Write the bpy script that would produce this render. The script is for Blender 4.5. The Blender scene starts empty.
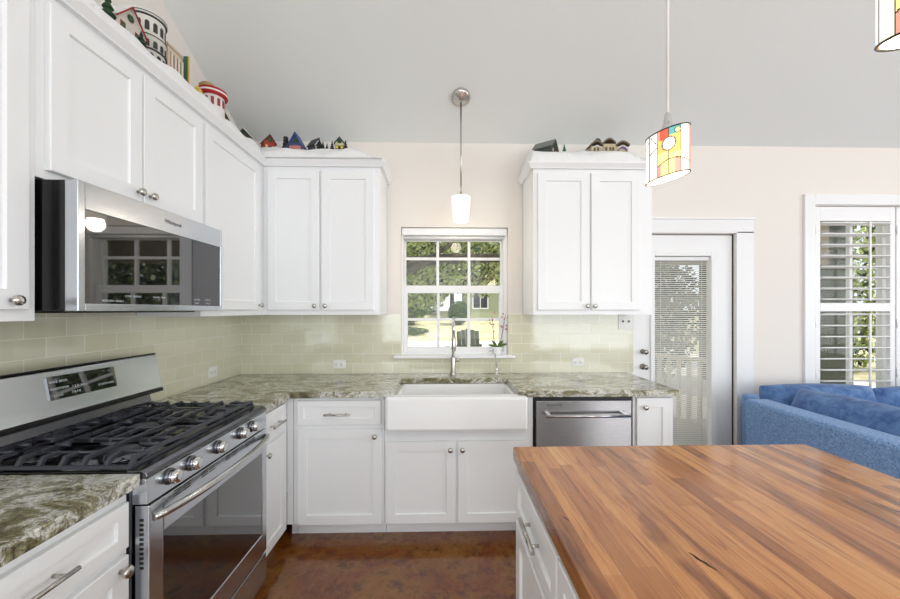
import bpy, bmesh, math, random
from mathutils import Vector, Matrix
PI = math.pi
S = bpy.context.scene
COL = S.collection

# ------------------------------------------------------------ camera
cam = bpy.data.cameras.new('camera'); camo = bpy.data.objects.new('camera', cam); COL.objects.link(camo)
camo.location = (0, 0, 1.404); camo.rotation_euler = (PI/2, 0, -0.024)
cam.sensor_width = 36; cam.lens = 36*366/900
cam.shift_x = -1.25/900; cam.shift_y = 10.7/900
cam.clip_start = 0.05; cam.clip_end = 300
S.camera = camo
# ------------------------------------------------------------ light
S.view_settings.view_transform = 'Standard'; S.view_settings.look = 'None'
S.view_settings.gamma = 1; S.view_settings.use_curve_mapping = False
S.view_settings.exposure = 0.13
W = bpy.data.worlds.new('sky'); S.world = W; W.use_nodes = True
bg = W.node_tree.nodes['Background']; bg.inputs[0].default_value = (0.86, 0.93, 1.0, 1); bg.inputs[1].default_value = 1.25
sun = bpy.data.lights.new('sun', 'SUN'); sun.energy = 3.8; sun.angle = 0.01; sun.color = (1, .95, .85)
suno = bpy.data.objects.new('sun', sun); COL.objects.link(suno); suno.rotation_euler = (math.radians(12), math.radians(40), 0)

def area(name, loc, rot, sx, sy, energy, color=(1, 1, 1)):
    l = bpy.data.lights.new(name, 'AREA'); l.shape = 'RECTANGLE'; l.size = sx; l.size_y = sy; l.energy = energy; l.color = color
    o = bpy.data.objects.new(name, l); COL.objects.link(o); o.location = loc; o.rotation_euler = rot
    return o
# unseen fill lights added behind, right of and above the camera for brightness
area('rear_fill_left', (-0.3, -3.85, 1.75), (PI/2, 0, 0), 2.6, 2.3, 62, (0.92, 0.965, 1))
area('rear_fill_right', (3.7, -3.85, 1.6), (PI/2, 0, 0), 2.6, 2.4, 75, (0.92, 0.965, 1))
area('side_fill', (6.85, -0.9, 1.75), (PI/2, 0, PI/2), 3.0, 2.2, 80, (0.93, 0.97, 1))
area('overhead_fill', (1.6, -1.9, 4.05), (0, 0, 0), 2.6, 1.6, 62, (0.95, 0.975, 1))  # added overhead fill, the ceiling has no opening for it

# ------------------------------------------------------------ materials
def lin(c):
    c = c/255
    return c/12.92 if c <= .04045 else ((c+.055)/1.055)**2.4
def rgb(r, g, b): return (lin(r), lin(g), lin(b), 1)
def mat(name, col, rough=.5, metal=0, emit=None, es=0, coat=0, trans=0, spec=None):
    m = bpy.data.materials.new(name); m.use_nodes = True
    b = m.node_tree.nodes['Principled BSDF']
    b.inputs['Base Color'].default_value = rgb(*col); b.inputs['Roughness'].default_value = rough
    b.inputs['Metallic'].default_value = metal
    if emit: b.inputs['Emission Color'].default_value = rgb(*emit); b.inputs['Emission Strength'].default_value = es
    if coat: b.inputs['Coat Weight'].default_value = coat; b.inputs['Coat Roughness'].default_value = .05
    if trans: b.inputs['Transmission Weight'].default_value = trans
    if spec is not None: b.inputs['Specular IOR Level'].default_value = spec
    return m
class NT:
    def __init__(s, m): s.m = m; s.t = m.node_tree; s.b = s.t.nodes['Principled BSDF']
    def n(s, typ, **k):
        x = s.t.nodes.new(typ)
        for a, v in k.items():
            if a.startswith('i_'): x.inputs[a[2:].replace('_', ' ')].default_value = v
            else: setattr(x, a, v)
        return x
    def l(s, a, b): s.t.links.new(a, b)
    def coord(s, scale=(1, 1, 1), rot=(0, 0, 0), loc=(0, 0, 0)):
        g = s.n('ShaderNodeNewGeometry'); mp = s.n('ShaderNodeMapping')
        mp.inputs['Scale'].default_value = scale; mp.inputs['Rotation'].default_value = rot; mp.inputs['Location'].default_value = loc
        s.l(g.outputs['Position'], mp.inputs['Vector']); return mp.outputs['Vector']
    def noise(s, v, scale, detail=4, rough=.6, dist=0):
        x = s.n('ShaderNodeTexNoise'); x.inputs['Scale'].default_value = scale; x.inputs['Detail'].default_value = detail
        x.inputs['Roughness'].default_value = rough; x.inputs['Distortion'].default_value = dist; s.l(v, x.inputs['Vector'])
        return x.outputs['Fac']
    def ramp(s, f, stops):
        x = s.n('ShaderNodeValToRGB'); e = x.color_ramp.elements
        while len(e) < len(stops): e.new(.5)
        for k, (p, c) in enumerate(stops): e[k].position = p; e[k].color = rgb(*c) if len(c) == 3 else c
        s.l(f, x.inputs['Fac']); return x.outputs['Color']
    def mix(s, f, a, b, mode='MIX'):
        x = s.n('ShaderNodeMix', data_type='RGBA', blend_type=mode)
        for sock, v in ((x.inputs[0], f), (x.inputs[6], a), (x.inputs[7], b)):
            if isinstance(v, (int, float)): sock.default_value = v
            elif isinstance(v, tuple): sock.default_value = v
            else: s.l(v, sock)
        return x.outputs[2]
    def bump(s, h, strength=.3, dist=.002):
        x = s.n('ShaderNodeBump'); x.inputs['Strength'].default_value = strength; x.inputs['Distance'].default_value = dist
        s.l(h, x.inputs['Height']); s.l(x.outputs['Normal'], s.b.inputs['Normal'])
    def base(s, c): s.l(c, s.b.inputs['Base Color'])

M = {}
M['white'] = mat('cabinet_paint', (245, 246, 247), .35)
M['wallp'] = mat('wall_paint', (236, 230, 223), .8)
M['ceilp'] = mat('ceiling_paint', (233, 236, 234), .85)
M['trimw'] = mat('trim_paint', (240, 240, 240), .35)
M['porc'] = mat('porcelain', (246, 246, 246), .12, coat=.5)
M['nickel'] = mat('brushed_nickel', (196, 192, 186), .25, 1)
M['chrome'] = mat('chrome', (215, 215, 215), .08, 1)
M['blackp'] = mat('black_plastic', (18, 18, 20), .35)
M['enamel'] = mat('black_enamel', (12, 12, 14), .12)
M['iron'] = mat('cast_iron', (62, 64, 72), .36)
M['glassb'] = mat('black_glass', (16, 16, 18), .03, coat=1)
M['glassb'].node_tree.nodes['Principled BSDF'].inputs['IOR'].default_value = 1.9
M['glassb'].node_tree.nodes['Principled BSDF'].inputs['Coat Roughness'].default_value = .01
M['dark_gap'] = mat('gap_shade', (30, 30, 30), .8)
M['plate'] = mat('outlet_plastic', (238, 238, 234), .35)
M['slotm'] = mat('outlet_slot', (90, 88, 84), .6)
M['snow'] = mat('snow_batting', (244, 244, 244), .95)
nt = NT(M['snow']); nt.bump(nt.noise(nt.coord(), 60, 5), .8, .01)
M['blind'] = mat('blind_slat', (225, 224, 218), .5)
M['ink'] = mat('grey_lettering', (70, 70, 74), .5)
M['inkw'] = mat('white_lettering', (210, 214, 220), .5)

def steel(name, col, rough, sc):
    m = mat(name, col, rough, 1); n = NT(m)
    f = n.noise(n.coord(scale=sc), 1, 3)
    r = n.n('ShaderNodeMapRange'); r.inputs['To Min'].default_value = rough-.06; r.inputs['To Max'].default_value = rough+.08
    n.l(f, r.inputs[0]); n.l(r.outputs[0], n.b.inputs['Roughness'])
    n.b.inputs['Anisotropic'].default_value = .5
    return m
M['steel'] = steel('stainless_steel', (200, 204, 210), .2, (400, 6, 400))
M['steelx'] = steel('dishwasher_steel', (190, 190, 192), .24, (6, 400, 400))
M['steeld'] = mat('dark_steel', (112, 113, 120), .22, 1)
M['rail'] = mat('steel_bar', (200, 200, 200), .18, 1)

def tile_mat(name, axis):
    m = mat(name, (210, 209, 176), .07, coat=.6); n = NT(m)
    g = n.n('ShaderNodeNewGeometry'); sp = n.n('ShaderNodeSeparateXYZ'); cb = n.n('ShaderNodeCombineXYZ')
    n.l(g.outputs['Position'], sp.inputs[0]); n.l(sp.outputs[axis], cb.inputs[0])
    sub = n.n('ShaderNodeMath', operation='SUBTRACT'); n.l(sp.outputs['Z'], sub.inputs[0]); sub.inputs[1].default_value = .914
    n.l(sub.outputs[0], cb.inputs[1])
    br = n.n('ShaderNodeTexBrick'); n.l(cb.outputs[0], br.inputs['Vector'])
    br.inputs['Scale'].default_value = 1; br.inputs['Brick Width'].default_value = .1545; br.inputs['Row Height'].default_value = .0765
    br.inputs['Mortar Size'].default_value = .0019; br.inputs['Mortar Smooth'].default_value = .3
    br.inputs['Color1'].default_value = rgb(213, 211, 184); br.inputs['Color2'].default_value = rgb(222, 220, 198)
    br.inputs['Mortar'].default_value = rgb(240, 240, 226)
    n.base(br.outputs['Color'])
    inv = n.n('ShaderNodeMath', operation='SUBTRACT'); inv.inputs[0].default_value = 1; n.l(br.outputs['Fac'], inv.inputs[1])
    nz = n.noise(n.coord(), 9, 1); ad = n.n('ShaderNodeMath', operation='MULTIPLY_ADD'); n.l(nz, ad.inputs[0]); ad.inputs[1].default_value = .8
    n.l(inv.outputs[0], ad.inputs[2]); n.bump(ad.outputs[0], .5, .0015)
    return m
M['tileX'] = tile_mat('sage_subway_tile', 'X'); M['tileY'] = tile_mat('sage_subway_tile_side', 'Y')

def granite():
    m = mat('granite', (180, 180, 160), .14, coat=.2); n = NT(m)
    v = n.coord(scale=(1, 2.1, 1.6), rot=(0, 0, .35))
    f1 = n.noise(v, 4.2, 9, .68, 1.3)
    c1 = n.ramp(f1, [(.33, (66, 66, 50)), (.40, (122, 118, 84)), (.455, (152, 150, 118)), (.485, (196, 194, 180)), (.535, (226, 226, 220)), (.56, (176, 174, 148)), (.61, (134, 136, 100)), (.69, (88, 84, 70))])
    v2 = n.coord(scale=(1, 1.7, 1), rot=(0, 0, .5), loc=(3, 1, 0))
    f2 = n.noise(v2, 8, 9, .72, 1.8)
    k = n.ramp(f2, [(.495, (0, 0, 0)), (.52, (235, 235, 235)), (.545, (0, 0, 0))])
    c2 = n.mix(k, c1, rgb(78, 66, 56))
    f3 = n.noise(n.coord(), 90, 3, .7)
    sp = n.ramp(f3, [(.53, (0, 0, 0)), (.63, (225, 225, 225))])
    c3 = n.mix(sp, c2, rgb(72, 66, 58))
    f4 = n.noise(n.coord(loc=(5, 5, 5), scale=(1, 1.6, 1), rot=(0, 0, .4)), 3.4, 8, .7, 1)
    wh = n.ramp(f4, [(.55, (0, 0, 0)), (.62, (190, 190, 190))])
    n.base(n.mix(wh, c3, rgb(222, 224, 222)))
    return m
M['granite'] = granite()

def butcher():
    m = mat('butcher_block', (190, 130, 80), .27, coat=.3); n = NT(m)
    gm = n.n('ShaderNodeNewGeometry'); sp = n.n('ShaderNodeSeparateXYZ'); n.l(gm.outputs['Position'], sp.inputs[0])
    def mth(op, a, b=None):
        x = n.n('ShaderNodeMath', operation=op)
        for k, v in enumerate((a, b)):
            if v is None: continue
            if isinstance(v, (int, float)): x.inputs[k].default_value = v
            else: n.l(v, x.inputs[k])
        return x.outputs[0]
    def wn(v, dim='1D'):
        x = n.n('ShaderNodeTexWhiteNoise', noise_dimensions=dim); n.l(v, x.inputs['W' if dim == '1D' else 'Vector']); return x.outputs['Value']
    xs_ = mth('DIVIDE', sp.outputs['X'], .037); row = mth('FLOOR', xs_)
    off = mth('MULTIPLY', wn(row), 3.7); ln = mth('ADD', mth('MULTIPLY', wn(mth('ADD', row, 31.7)), .35), .42)
    ys_ = mth('DIVIDE', mth('ADD', sp.outputs['Y'], off), ln); seg = mth('FLOOR', ys_)
    cb = n.n('ShaderNodeCombineXYZ'); n.l(row, cb.inputs[0]); n.l(seg, cb.inputs[1])
    tone = wn(cb.outputs[0], '3D')
    fx = mth('FRACT', xs_); edge = mth('MINIMUM', fx, mth('SUBTRACT', 1, fx)); seam = mth('LESS_THAN', edge, .018)
    g = n.noise(n.coord(scale=(60, 4, 60)), 1, 6, .7, .6)
    base = n.mix(mth('MULTIPLY', seam, .5), n.ramp(tone, [(0, (158, 104, 56)), (.3, (190, 132, 78)), (.7, (206, 150, 92)), (1, (226, 178, 120))]), rgb(104, 66, 36))
    gr = n.ramp(g, [(.32, (140, 92, 50)), (.48, (226, 204, 176)), (.7, (255, 250, 240))])
    c = n.mix(.8, base, gr, 'MULTIPLY')
    g2 = n.noise(n.coord(scale=(9, 1.2, 9), loc=(7, 0, 0)), 1, 4, .6, 1)
    st = n.ramp(g2, [(.36, (134, 86, 44)), (.45, (255, 255, 255))])
    n.base(n.mix(.65, c, st, 'MULTIPLY'))
    n.bump(g, .12, .001)
    return m
M['wood'] = butcher()

def floor_mat():
    m = mat('stained_concrete', (120, 70, 30), .2, coat=.4); n = NT(m)
    f = n.noise(n.coord(), 2.2, 10, .74, .5); g = n.noise(n.coord(loc=(4, 2, 0)), 12, 8, .75, .3)
    c = n.ramp(f, [(.34, (102, 50, 18)), (.45, (132, 74, 28)), (.52, (136, 86, 34)), (.6, (144, 98, 42)), (.7, (138, 76, 30))])
    d = n.ramp(g, [(.35, (130, 100, 80)), (.52, (255, 255, 255)), (.62, (225, 205, 180))])
    n.base(n.mix(.8, c, d, 'MULTIPLY')); return m
M['floor'] = floor_mat()

def speckle(name, ca, cb, scale, rough=.9, bs=.4):
    m = mat(name, ca, rough); n = NT(m); f = n.noise(n.coord(), scale, 5, .7, .5)
    n.base(n.ramp(f, [(.38, ca), (.62, cb)])); n.bump(f, bs, .003)
    n.b.inputs['Sheen Weight'].default_value = .15
    return m
M['sofa'] = speckle('blue_chenille', (88, 128, 188), (152, 186, 228), 110)
M['sofa2'] = speckle('blue_velvet', (58, 94, 150), (102, 138, 188), 12)
M['cord_w'] = mat('white_cord', (235, 235, 232), .4)
def speck(name, a, b, scale, r=.8, bumps=.2):
    m = mat(name, a, r); n = NT(m); f = n.noise(n.coord(), scale, 6, .65, .5); n.base(n.ramp(f, [(.36, a), (.62, b)])); n.bump(f, bumps, .01); return m
M['lawn'] = speck('lawn_grass', (176, 172, 128), (214, 206, 170), 1.6)
M['patio'] = speck('patio_concrete', (214, 210, 200), (236, 232, 222), 3)
M['leafD'] = mat('deep_green_leaves', (44, 56, 28), .6); M['leafA'] = mat('oak_leaves', (150, 162, 84), .6); M['leafB'] = mat('shrub_leaves', (86, 114, 50), .6); M['leafC'] = mat('pale_leaves', (186, 192, 134), .6)
M['bark'] = speck('bark', (62, 56, 44), (92, 84, 66), 8)
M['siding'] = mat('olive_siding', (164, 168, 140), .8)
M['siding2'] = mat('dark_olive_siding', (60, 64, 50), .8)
M['deck'] = speck('deck_wood', (128, 116, 98), (156, 144, 122), 12)
M['cream'] = mat('cream_paint', (232, 222, 190), .6)
M['roofd'] = mat('dark_shingle', (84, 74, 64), .9)
M['chairg'] = mat('green_grey_wood', (62, 70, 54), .7)
M['winglass'] = bpy.data.materials.new('window_glass'); M['winglass'].use_nodes = True
_t = M['winglass'].node_tree; _t.nodes.remove(_t.nodes['Principled BSDF'])
_a = _t.nodes.new('ShaderNodeBsdfTransparent'); _g = _t.nodes.new('ShaderNodeBsdfGlossy'); _g.inputs['Roughness'].default_value = 0
_mx = _t.nodes.new('ShaderNodeMixShader'); _mx.inputs[0].default_value = .015
_t.links.new(_a.outputs[0], _mx.inputs[1]); _t.links.new(_g.outputs[0], _mx.inputs[2]); _t.links.new(_mx.outputs[0], _t.nodes['Material Output'].inputs['Surface'])

# ------------------------------------------------------------ mesh helpers
class B:
    """collects shapes; build() links them as one mesh object"""
    def __init__(s): s.bm = bmesh.new(); s.mi = 0
    def _fin(s, faces):
        for f in faces: f.material_index = s.mi
    def box(s, x0, x1, y0, y1, z0, z1, bev=0, mtx=None):
        vs = [s.bm.verts.new((x, y, z)) for x in (x0, x1) for y in (y0, y1) for z in (z0, z1)]
        idx = [(0, 1, 3, 2), (4, 6, 7, 5), (0, 4, 5, 1), (2, 3, 7, 6), (0, 2, 6, 4), (1, 5, 7, 3)]
        fs = [s.bm.faces.new([vs[i] for i in f]) for f in idx]
        if mtx is not None: bmesh.ops.transform(s.bm, matrix=mtx, verts=vs)
        s._fin(fs)
        if bev > 0:
            es = list({e for f in fs for e in f.edges})
            r = bmesh.ops.bevel(s.bm, geom=es, offset=bev, segments=2, affect='EDGES', profile=.5)
            s._fin(r['faces'])
        return s
    def prism(s, pts, axis, a0, a1, bev=0):
        """polygon pts (u,v) extruded along axis; axis 'z': (x,y) 'y': (x,z) 'x': (y,z)"""
        def P(u, v, w): return {'z': (u, v, w), 'y': (u, w, v), 'x': (w, u, v)}[axis]
        lo = [s.bm.verts.new(P(u, v, a0)) for u, v in pts]; hi = [s.bm.verts.new(P(u, v, a1)) for u, v in pts]
        fs = [s.bm.faces.new(lo), s.bm.faces.new(hi[::-1])]
        for i in range(len(pts)):
            j = (i+1) % len(pts); fs.append(s.bm.faces.new([lo[j], lo[i], hi[i], hi[j]]))
        bmesh.ops.recalc_face_normals(s.bm, faces=fs); s._fin(fs)
        if bev > 0:
            es = list({e for f in fs for e in f.edges})
            r = bmesh.ops.bevel(s.bm, geom=es, offset=bev, segments=2, affect='EDGES', profile=.5); s._fin(r['faces'])
        return s
    def lathe(s, prof, seg=24, mtx=None, cap=True):
        """prof [(r,z)]"""
        rings = []
        for r, z in prof:
            rings.append([s.bm.verts.new((r*math.cos(2*PI*k/seg), r*math.sin(2*PI*k/seg), z)) for k in range(seg)])
        fs = []
        for a, b in zip(rings, rings[1:]):
            for k in range(seg): fs.append(s.bm.faces.new([a[k], a[(k+1) % seg], b[(k+1) % seg], b[k]]))
        if cap: fs.append(s.bm.faces.new(rings[0][::-1])); fs.append(s.bm.faces.new(rings[-1]))
        if mtx is not None: bmesh.ops.transform(s.bm, matrix=mtx, verts=[v for r in rings for v in r])
        for f in fs: f.smooth = True
        s._fin(fs); return s
    def tube(s, pts, r, seg=10, r1=None):
        pts = [Vector(p) for p in pts]; n = len(pts); rings = []
        up = Vector((0, 0, 1)); prev = None
        for i, p in enumerate(pts):
            t = (pts[min(i+1, n-1)]-pts[max(i-1, 0)]).normalized()
            if prev is None: a = t.cross(up if abs(t.z) < .9 else Vector((1, 0, 0))).normalized()
            else: a = (prev - t*prev.dot(t)).normalized()
            prev = a; b = t.cross(a); rr = r if r1 is None else r+(r1-r)*i/(n-1)
            rings.append([s.bm.verts.new(p+(a*math.cos(2*PI*k/seg)+b*math.sin(2*PI*k/seg))*rr) for k in range(seg)])
        fs = []
        for a, b in zip(rings, rings[1:]):
            for k in range(seg): fs.append(s.bm.faces.new([a[k], b[k], b[(k+1) % seg], a[(k+1) % seg]]))
        fs.append(s.bm.faces.new(rings[0])); fs.append(s.bm.faces.new(rings[-1][::-1]))
        for f in fs[:-2]: f.smooth = True
        s._fin(fs); return s
    def panel(s, x0, x1, z0, z1, y, th=.02, fr=.057, rec=.009):
        """shaker front: outer face at y-th, back at y, centre recessed; faces -y"""
        c = .0025
        def ring(a, yy): return [s.bm.verts.new(p) for p in ((x0+a, yy, z0+a), (x1-a, yy, z0+a), (x1-a, yy, z1-a), (x0+a, yy, z1-a))]
        rs = [ring(0, y), ring(0, y-th+c), ring(c, y-th), ring(fr, y-th), ring(fr+.003, y-th+rec)]
        fs = []
        for a, b in zip(rs, rs[1:]):
            for k in range(4): fs.append(s.bm.faces.new([a[k], a[(k+1) % 4], b[(k+1) % 4], b[k]]))
        fs.append(s.bm.faces.new(rs[0][::-1])); fs.append(s.bm.faces.new(rs[-1])); s._fin(fs); return s
    def build(s, name, mats, parent=None, smooth=False, loc=None, rotz=0):
        me = bpy.data.meshes.new(name); s.bm.to_mesh(me); s.bm.free()
        for m in (mats if isinstance(mats, (list, tuple)) else [mats]): me.materials.append(M[m] if isinstance(m, str) else m)
        if smooth:
            for p in me.polygons: p.use_smooth = True
        o = bpy.data.objects.new(name, me); COL.objects.link(o)
        if parent: o.parent = parent
        if loc: o.location = loc
        o.rotation_euler.z = rotz
        return o
def tag(o, label, cat, group=None, kind=None):
    if label: o['label'] = label
    if cat: o['category'] = cat
    if group: o['group'] = group
    if kind: o['kind'] = kind
    return o
def empty(name, loc=(0, 0, 0), rotz=0):
    o = bpy.data.objects.new(name, None); COL.objects.link(o); o.location = loc; o.rotation_euler.z = rotz; o.empty_display_size = .1; return o
def thing(name, label, cat, loc=(0, 0, 0), rotz=0, group=None): return tag(empty(name, loc, rotz), label, cat, group)
def struct(b, name, m, **k):
    o = b.build(name, m, **k); o['kind'] = 'structure'; return o
def copy_tree(o, parent=None):
    c = o.copy(); COL.objects.link(c); c.parent = parent
    for ch in [x for x in bpy.data.objects if x.parent == o]: copy_tree(ch, c)
    return c
def lettering(txt, size, name, m, parent, mtx, ext=.0004):
    cu = bpy.data.curves.new(name, 'FONT'); cu.body = txt; cu.size = size; cu.extrude = ext; cu.align_x = 'CENTER'; cu.align_y = 'CENTER'
    to = bpy.data.objects.new('t', cu); COL.objects.link(to)
    dg = bpy.context.evaluated_depsgraph_get(); me = bpy.data.meshes.new_from_object(to.evaluated_get(dg))
    bpy.data.objects.remove(to); me.transform(mtx); me.materials.append(M[m]); me.name = name
    o = bpy.data.objects.new(name, me); COL.objects.link(o); o.parent = parent; return o
RX = Matrix.Rotation(PI/2, 4, 'X')
def T(x, y, z): return Matrix.Translation((x, y, z))

D = 2.86; XL = -1.556; XR = 7.0; YR = -4.0; ZC = 2.71; SL = .52; RIDGE = -0.6
def ceil_z(y): return ZC+SL*(D-y) if y > RIDGE else ZC+SL*(D-RIDGE)-SL*(RIDGE-y)
WT = .16
# ------------------------------------------------------------ setting
struct(B().box(XL-WT, XR+WT, YR-WT, D+WT, -.12, 0), 'floor', 'floor')
zr = ceil_z(RIDGE)
def wall_open(lo, hi, holes, zt, y0, y1, nm, m='wallp'):
    """wall in XZ with rectangular holes (x0,x1,z0,z1)"""
    b = B(); xs = sorted({lo, hi}|{h[0] for h in holes}|{h[1] for h in holes})
    for a, c in zip(xs, xs[1:]):
        hs = sorted([h for h in holes if h[0] <= a+1e-6 and h[1] >= c-1e-6], key=lambda h: h[2]); z = 0
        for h in hs:
            if h[2] > z: b.box(a, c, y0, y1, z, h[2])
            z = h[3]
        b.box(a, c, y0, y1, z, zt)
    return struct(b, nm, m)
WIN = (-.323, .514, 1.052, 2.052); DOOR = (1.505, 2.326, 0, 2.012); SHU = (2.975, 4.35, .62, 2.24)
wall_open(XL-WT, XR+WT, [WIN, DOOR, SHU], ZC+.02, D, D+WT, 'wall_back')
gable = [(YR-WT, 0), (D+WT, 0), (D+WT, ZC), (RIDGE, zr+.05), (YR-WT, ceil_z(YR-WT)+.05)]
b = B().prism([(YR-WT, 0), (D+WT, 0), (D+WT, ceil_z(D+WT)), (RIDGE, zr), (YR-WT, ceil_z(YR-WT))], 'x', XL-WT, XL); struct(b, 'wall_left', 'wallp')
b = B()
for y0, y1, z0, z1 in ((YR-WT, -2.6, 0, ceil_z(YR)), (.8, D, 0, ZC), (-2.6, .8, 0, .55)): b.box(XR, XR+WT, y0, y1, z0, z1)
b.prism([(-2.6, 2.95), (.8, 2.95), (.8, ceil_z(.8)), (RIDGE, zr), (-2.6, ceil_z(-2.6))], 'x', XR, XR+WT)
b.prism([(.8, ZC), (D, ZC), (.8, ceil_z(.8))], 'x', XR, XR+WT)
struct(b, 'wall_right', 'wallp')
wall_open(XL-WT, XR+WT, [(-1.7+.05, 1.1, .5, 3.0), (2.35, 5.05, .05, 2.9)], ceil_z(YR)+.02 if ceil_z(YR) > 3.1 else 3.2, YR-WT, YR, 'wall_rear')
b = B(); b.prism([(D+.7, ceil_z(D+.7)), (RIDGE, zr), (YR-.6, ceil_z(YR-.6)), (YR-.6, ceil_z(YR-.6)+.15), (RIDGE, zr+.15), (D+.7, ceil_z(D+.7)+.15)], 'x', XL-WT-.3, XR+WT+.3)
struct(b, 'ceiling', 'ceilp')
# tile backsplash
b = B(); t = .008
b.box(XL, WIN[0], D-t, D, .914, 1.372); b.box(WIN[0], WIN[1], D-t, D, .914, WIN[2]); b.box(WIN[1], 1.505, D-t, D, .914, 1.372)
struct(b, 'trim_1', 'tileX')
struct(B().box(XL, XL+t, .3, D-t, .914, 1.42), 'trim_2', 'tileY')
struct(B().box(XL, XL+.02, -3.9, .2, 0, .13).box(2.47, 2.9, D-.015, D, 0, .13), 'baseboard_back', 'trimw')

# ------------------------------------------------------------ kitchen window
win = empty('window_1'); win['kind'] = 'structure'
x0, x1, z0, z1 = WIN; yf = D+.03
def framebox(b, x0, x1, z0, z1, w, y0, y1, bev=.002):
    wl, wr, wb, wt = w if isinstance(w, tuple) else (w,)*4
    b.box(x0, x0+wl, y0, y1, z0, z1, bev); b.box(x1-wr, x1, y0, y1, z0, z1, bev)
    b.box(x0+wl, x1-wr, y0, y1, z0, z0+wb, bev); b.box(x0+wl, x1-wr, y0, y1, z1-wt, z1, bev); return b
framebox(B(), x0, x1, z0+.0, z1, (.016, .03, .02, .03), yf, D+WT).build('window_frame', 'trimw', win)
def sash(nm, x0, x1, z0, z1, fr, y, nh, zs):
    s_ = framebox(B(), x0, x1, z0, z1, fr, y, y+.035).build(nm, 'trimw', win)
    l, r, bt, tp = fr; g0, g1 = x0+l, x1-r; b = B()
    for k in (1, 2): xm = g0+(g1-g0)*k/3; b.box(xm-.011, xm+.011, y+.006, y+.03, z0+bt, z1-tp, .002)
    b.box(g0, g1, y+.008, y+.028, zs-.011, zs+.011, .002)
    b.build('muntins', 'trimw', s_)
    B().box(g0-.005, g1+.005, y+.015, y+.02, z0+bt-.005, z1-tp+.005).build('window_pane', 'winglass', s_)
sash('upper_sash', -.307, .484, 1.56, 2.03, (.014, .014, .04, .068), D+.095, 2, 1.82)
sash('lower_sash', -.307, .484, 1.062, 1.60, (.03, .03, .048, .06), D+.055, 2, 1.33)
sh = thing('roller_shade', 'cream roller shade rolled up at the top of the sink window', 'roller shade', (0, 0, 0))
B().box(-.315, .506, D+.003, D+.05, 1.99, 2.046, .006).build('valance', 'cream_v' if 'cream_v' in M else 'trimw', sh)
B().tube([(-.305, D+.03, 1.975), (.49, D+.03, 1.975)], .012, 12).build('shade_roll', 'trimw', sh)
struct(B().box(-.375, .56, D-.055, D+.055, 1.034, 1.056, .004), 'trim_3', 'trimw')

# ------------------------------------------------------------ door with blinds
door = empty('door_1'); door['kind'] = 'structure'
dx0, dx1, dz1 = 1.515, 2.32, 2.003
b = B()
b.box(dx0, 1.683, D+.02, D+.062, .01, dz1); b.box(2.143, dx1, D+.02, D+.062, .01, dz1)
b.box(1.683, 2.143, D+.02, D+.062, 1.835, dz1); b.box(1.683, 2.143, D+.02, D+.062, .01, .30)
b.build('door_leaf', 'trimw', door)
framebox(B(), 1.652, 2.187, .262, 1.872, (.034, .046, .04, .037), D+.003, D+.03, .006).build('lite_frame', 'trimw', door)
B().box(1.68, 2.146, D+.05, D+.054, .29, 1.84).build('window_pane', 'winglass', door)
B().box(2.3205, 2.3255, D+.012, D+.06, 0, 2.01).build('door_gap_shade', 'dark_gap', door)  # dark strip standing in for the shade in the gap beside the door
M['knobd'] = mat('aged_nickel', (150, 146, 140), .25, 1)
for z, r in ((1.075, .02), (.955, .024)):
    mt = T(1.595, D+.02, z) @ RX
    B().lathe([(r, 0), (r, .006), (r-.006, .012), (.011, .014), (.011, .035), (.017, .04), (.02, .048), (.017, .056), (.006, .058)], 20, mt).build('deadbolt' if z > 1 else 'door_knob', 'knobd', door)
struct(B().box(1.47, 2.466, D-.02, D, 2.014, 2.128, .003).box(1.46, 2.478, D-.03, D, 2.12, 2.135, .003).box(2.328, 2.466, D-.02, D, 0, 2.028, .003), 'trim_4', 'trimw')
bl = thing('window_blind', 'white mini blind hanging in the glass of the back door', 'blind', (0, 0, 0))
b = B(); z = .315; ca, sa = math.cos(.35), math.sin(.35)
while z < 1.80:
    b.box(1.69, 2.138, -.008, .008, -.0006, .0006, mtx=T(0, D+.036, z) @ Matrix.Rotation(.62, 4, 'X')); z += .0165
b.build('slats', 'blind', bl)
B().box(1.688, 2.14, D+.026, D+.048, 1.805, 1.83).build('head_rail', 'trimw', bl)
B().tube([(1.745, D+.028, .3), (1.745, D+.028, 1.81)], .0012, 6).build('ladder_cord', 'trimw', bl)
B().tube([(2.08, D+.028, .3), (2.08, D+.028, 1.81)], .0012, 6).build('ladder_cord', 'trimw', bl)

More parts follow.
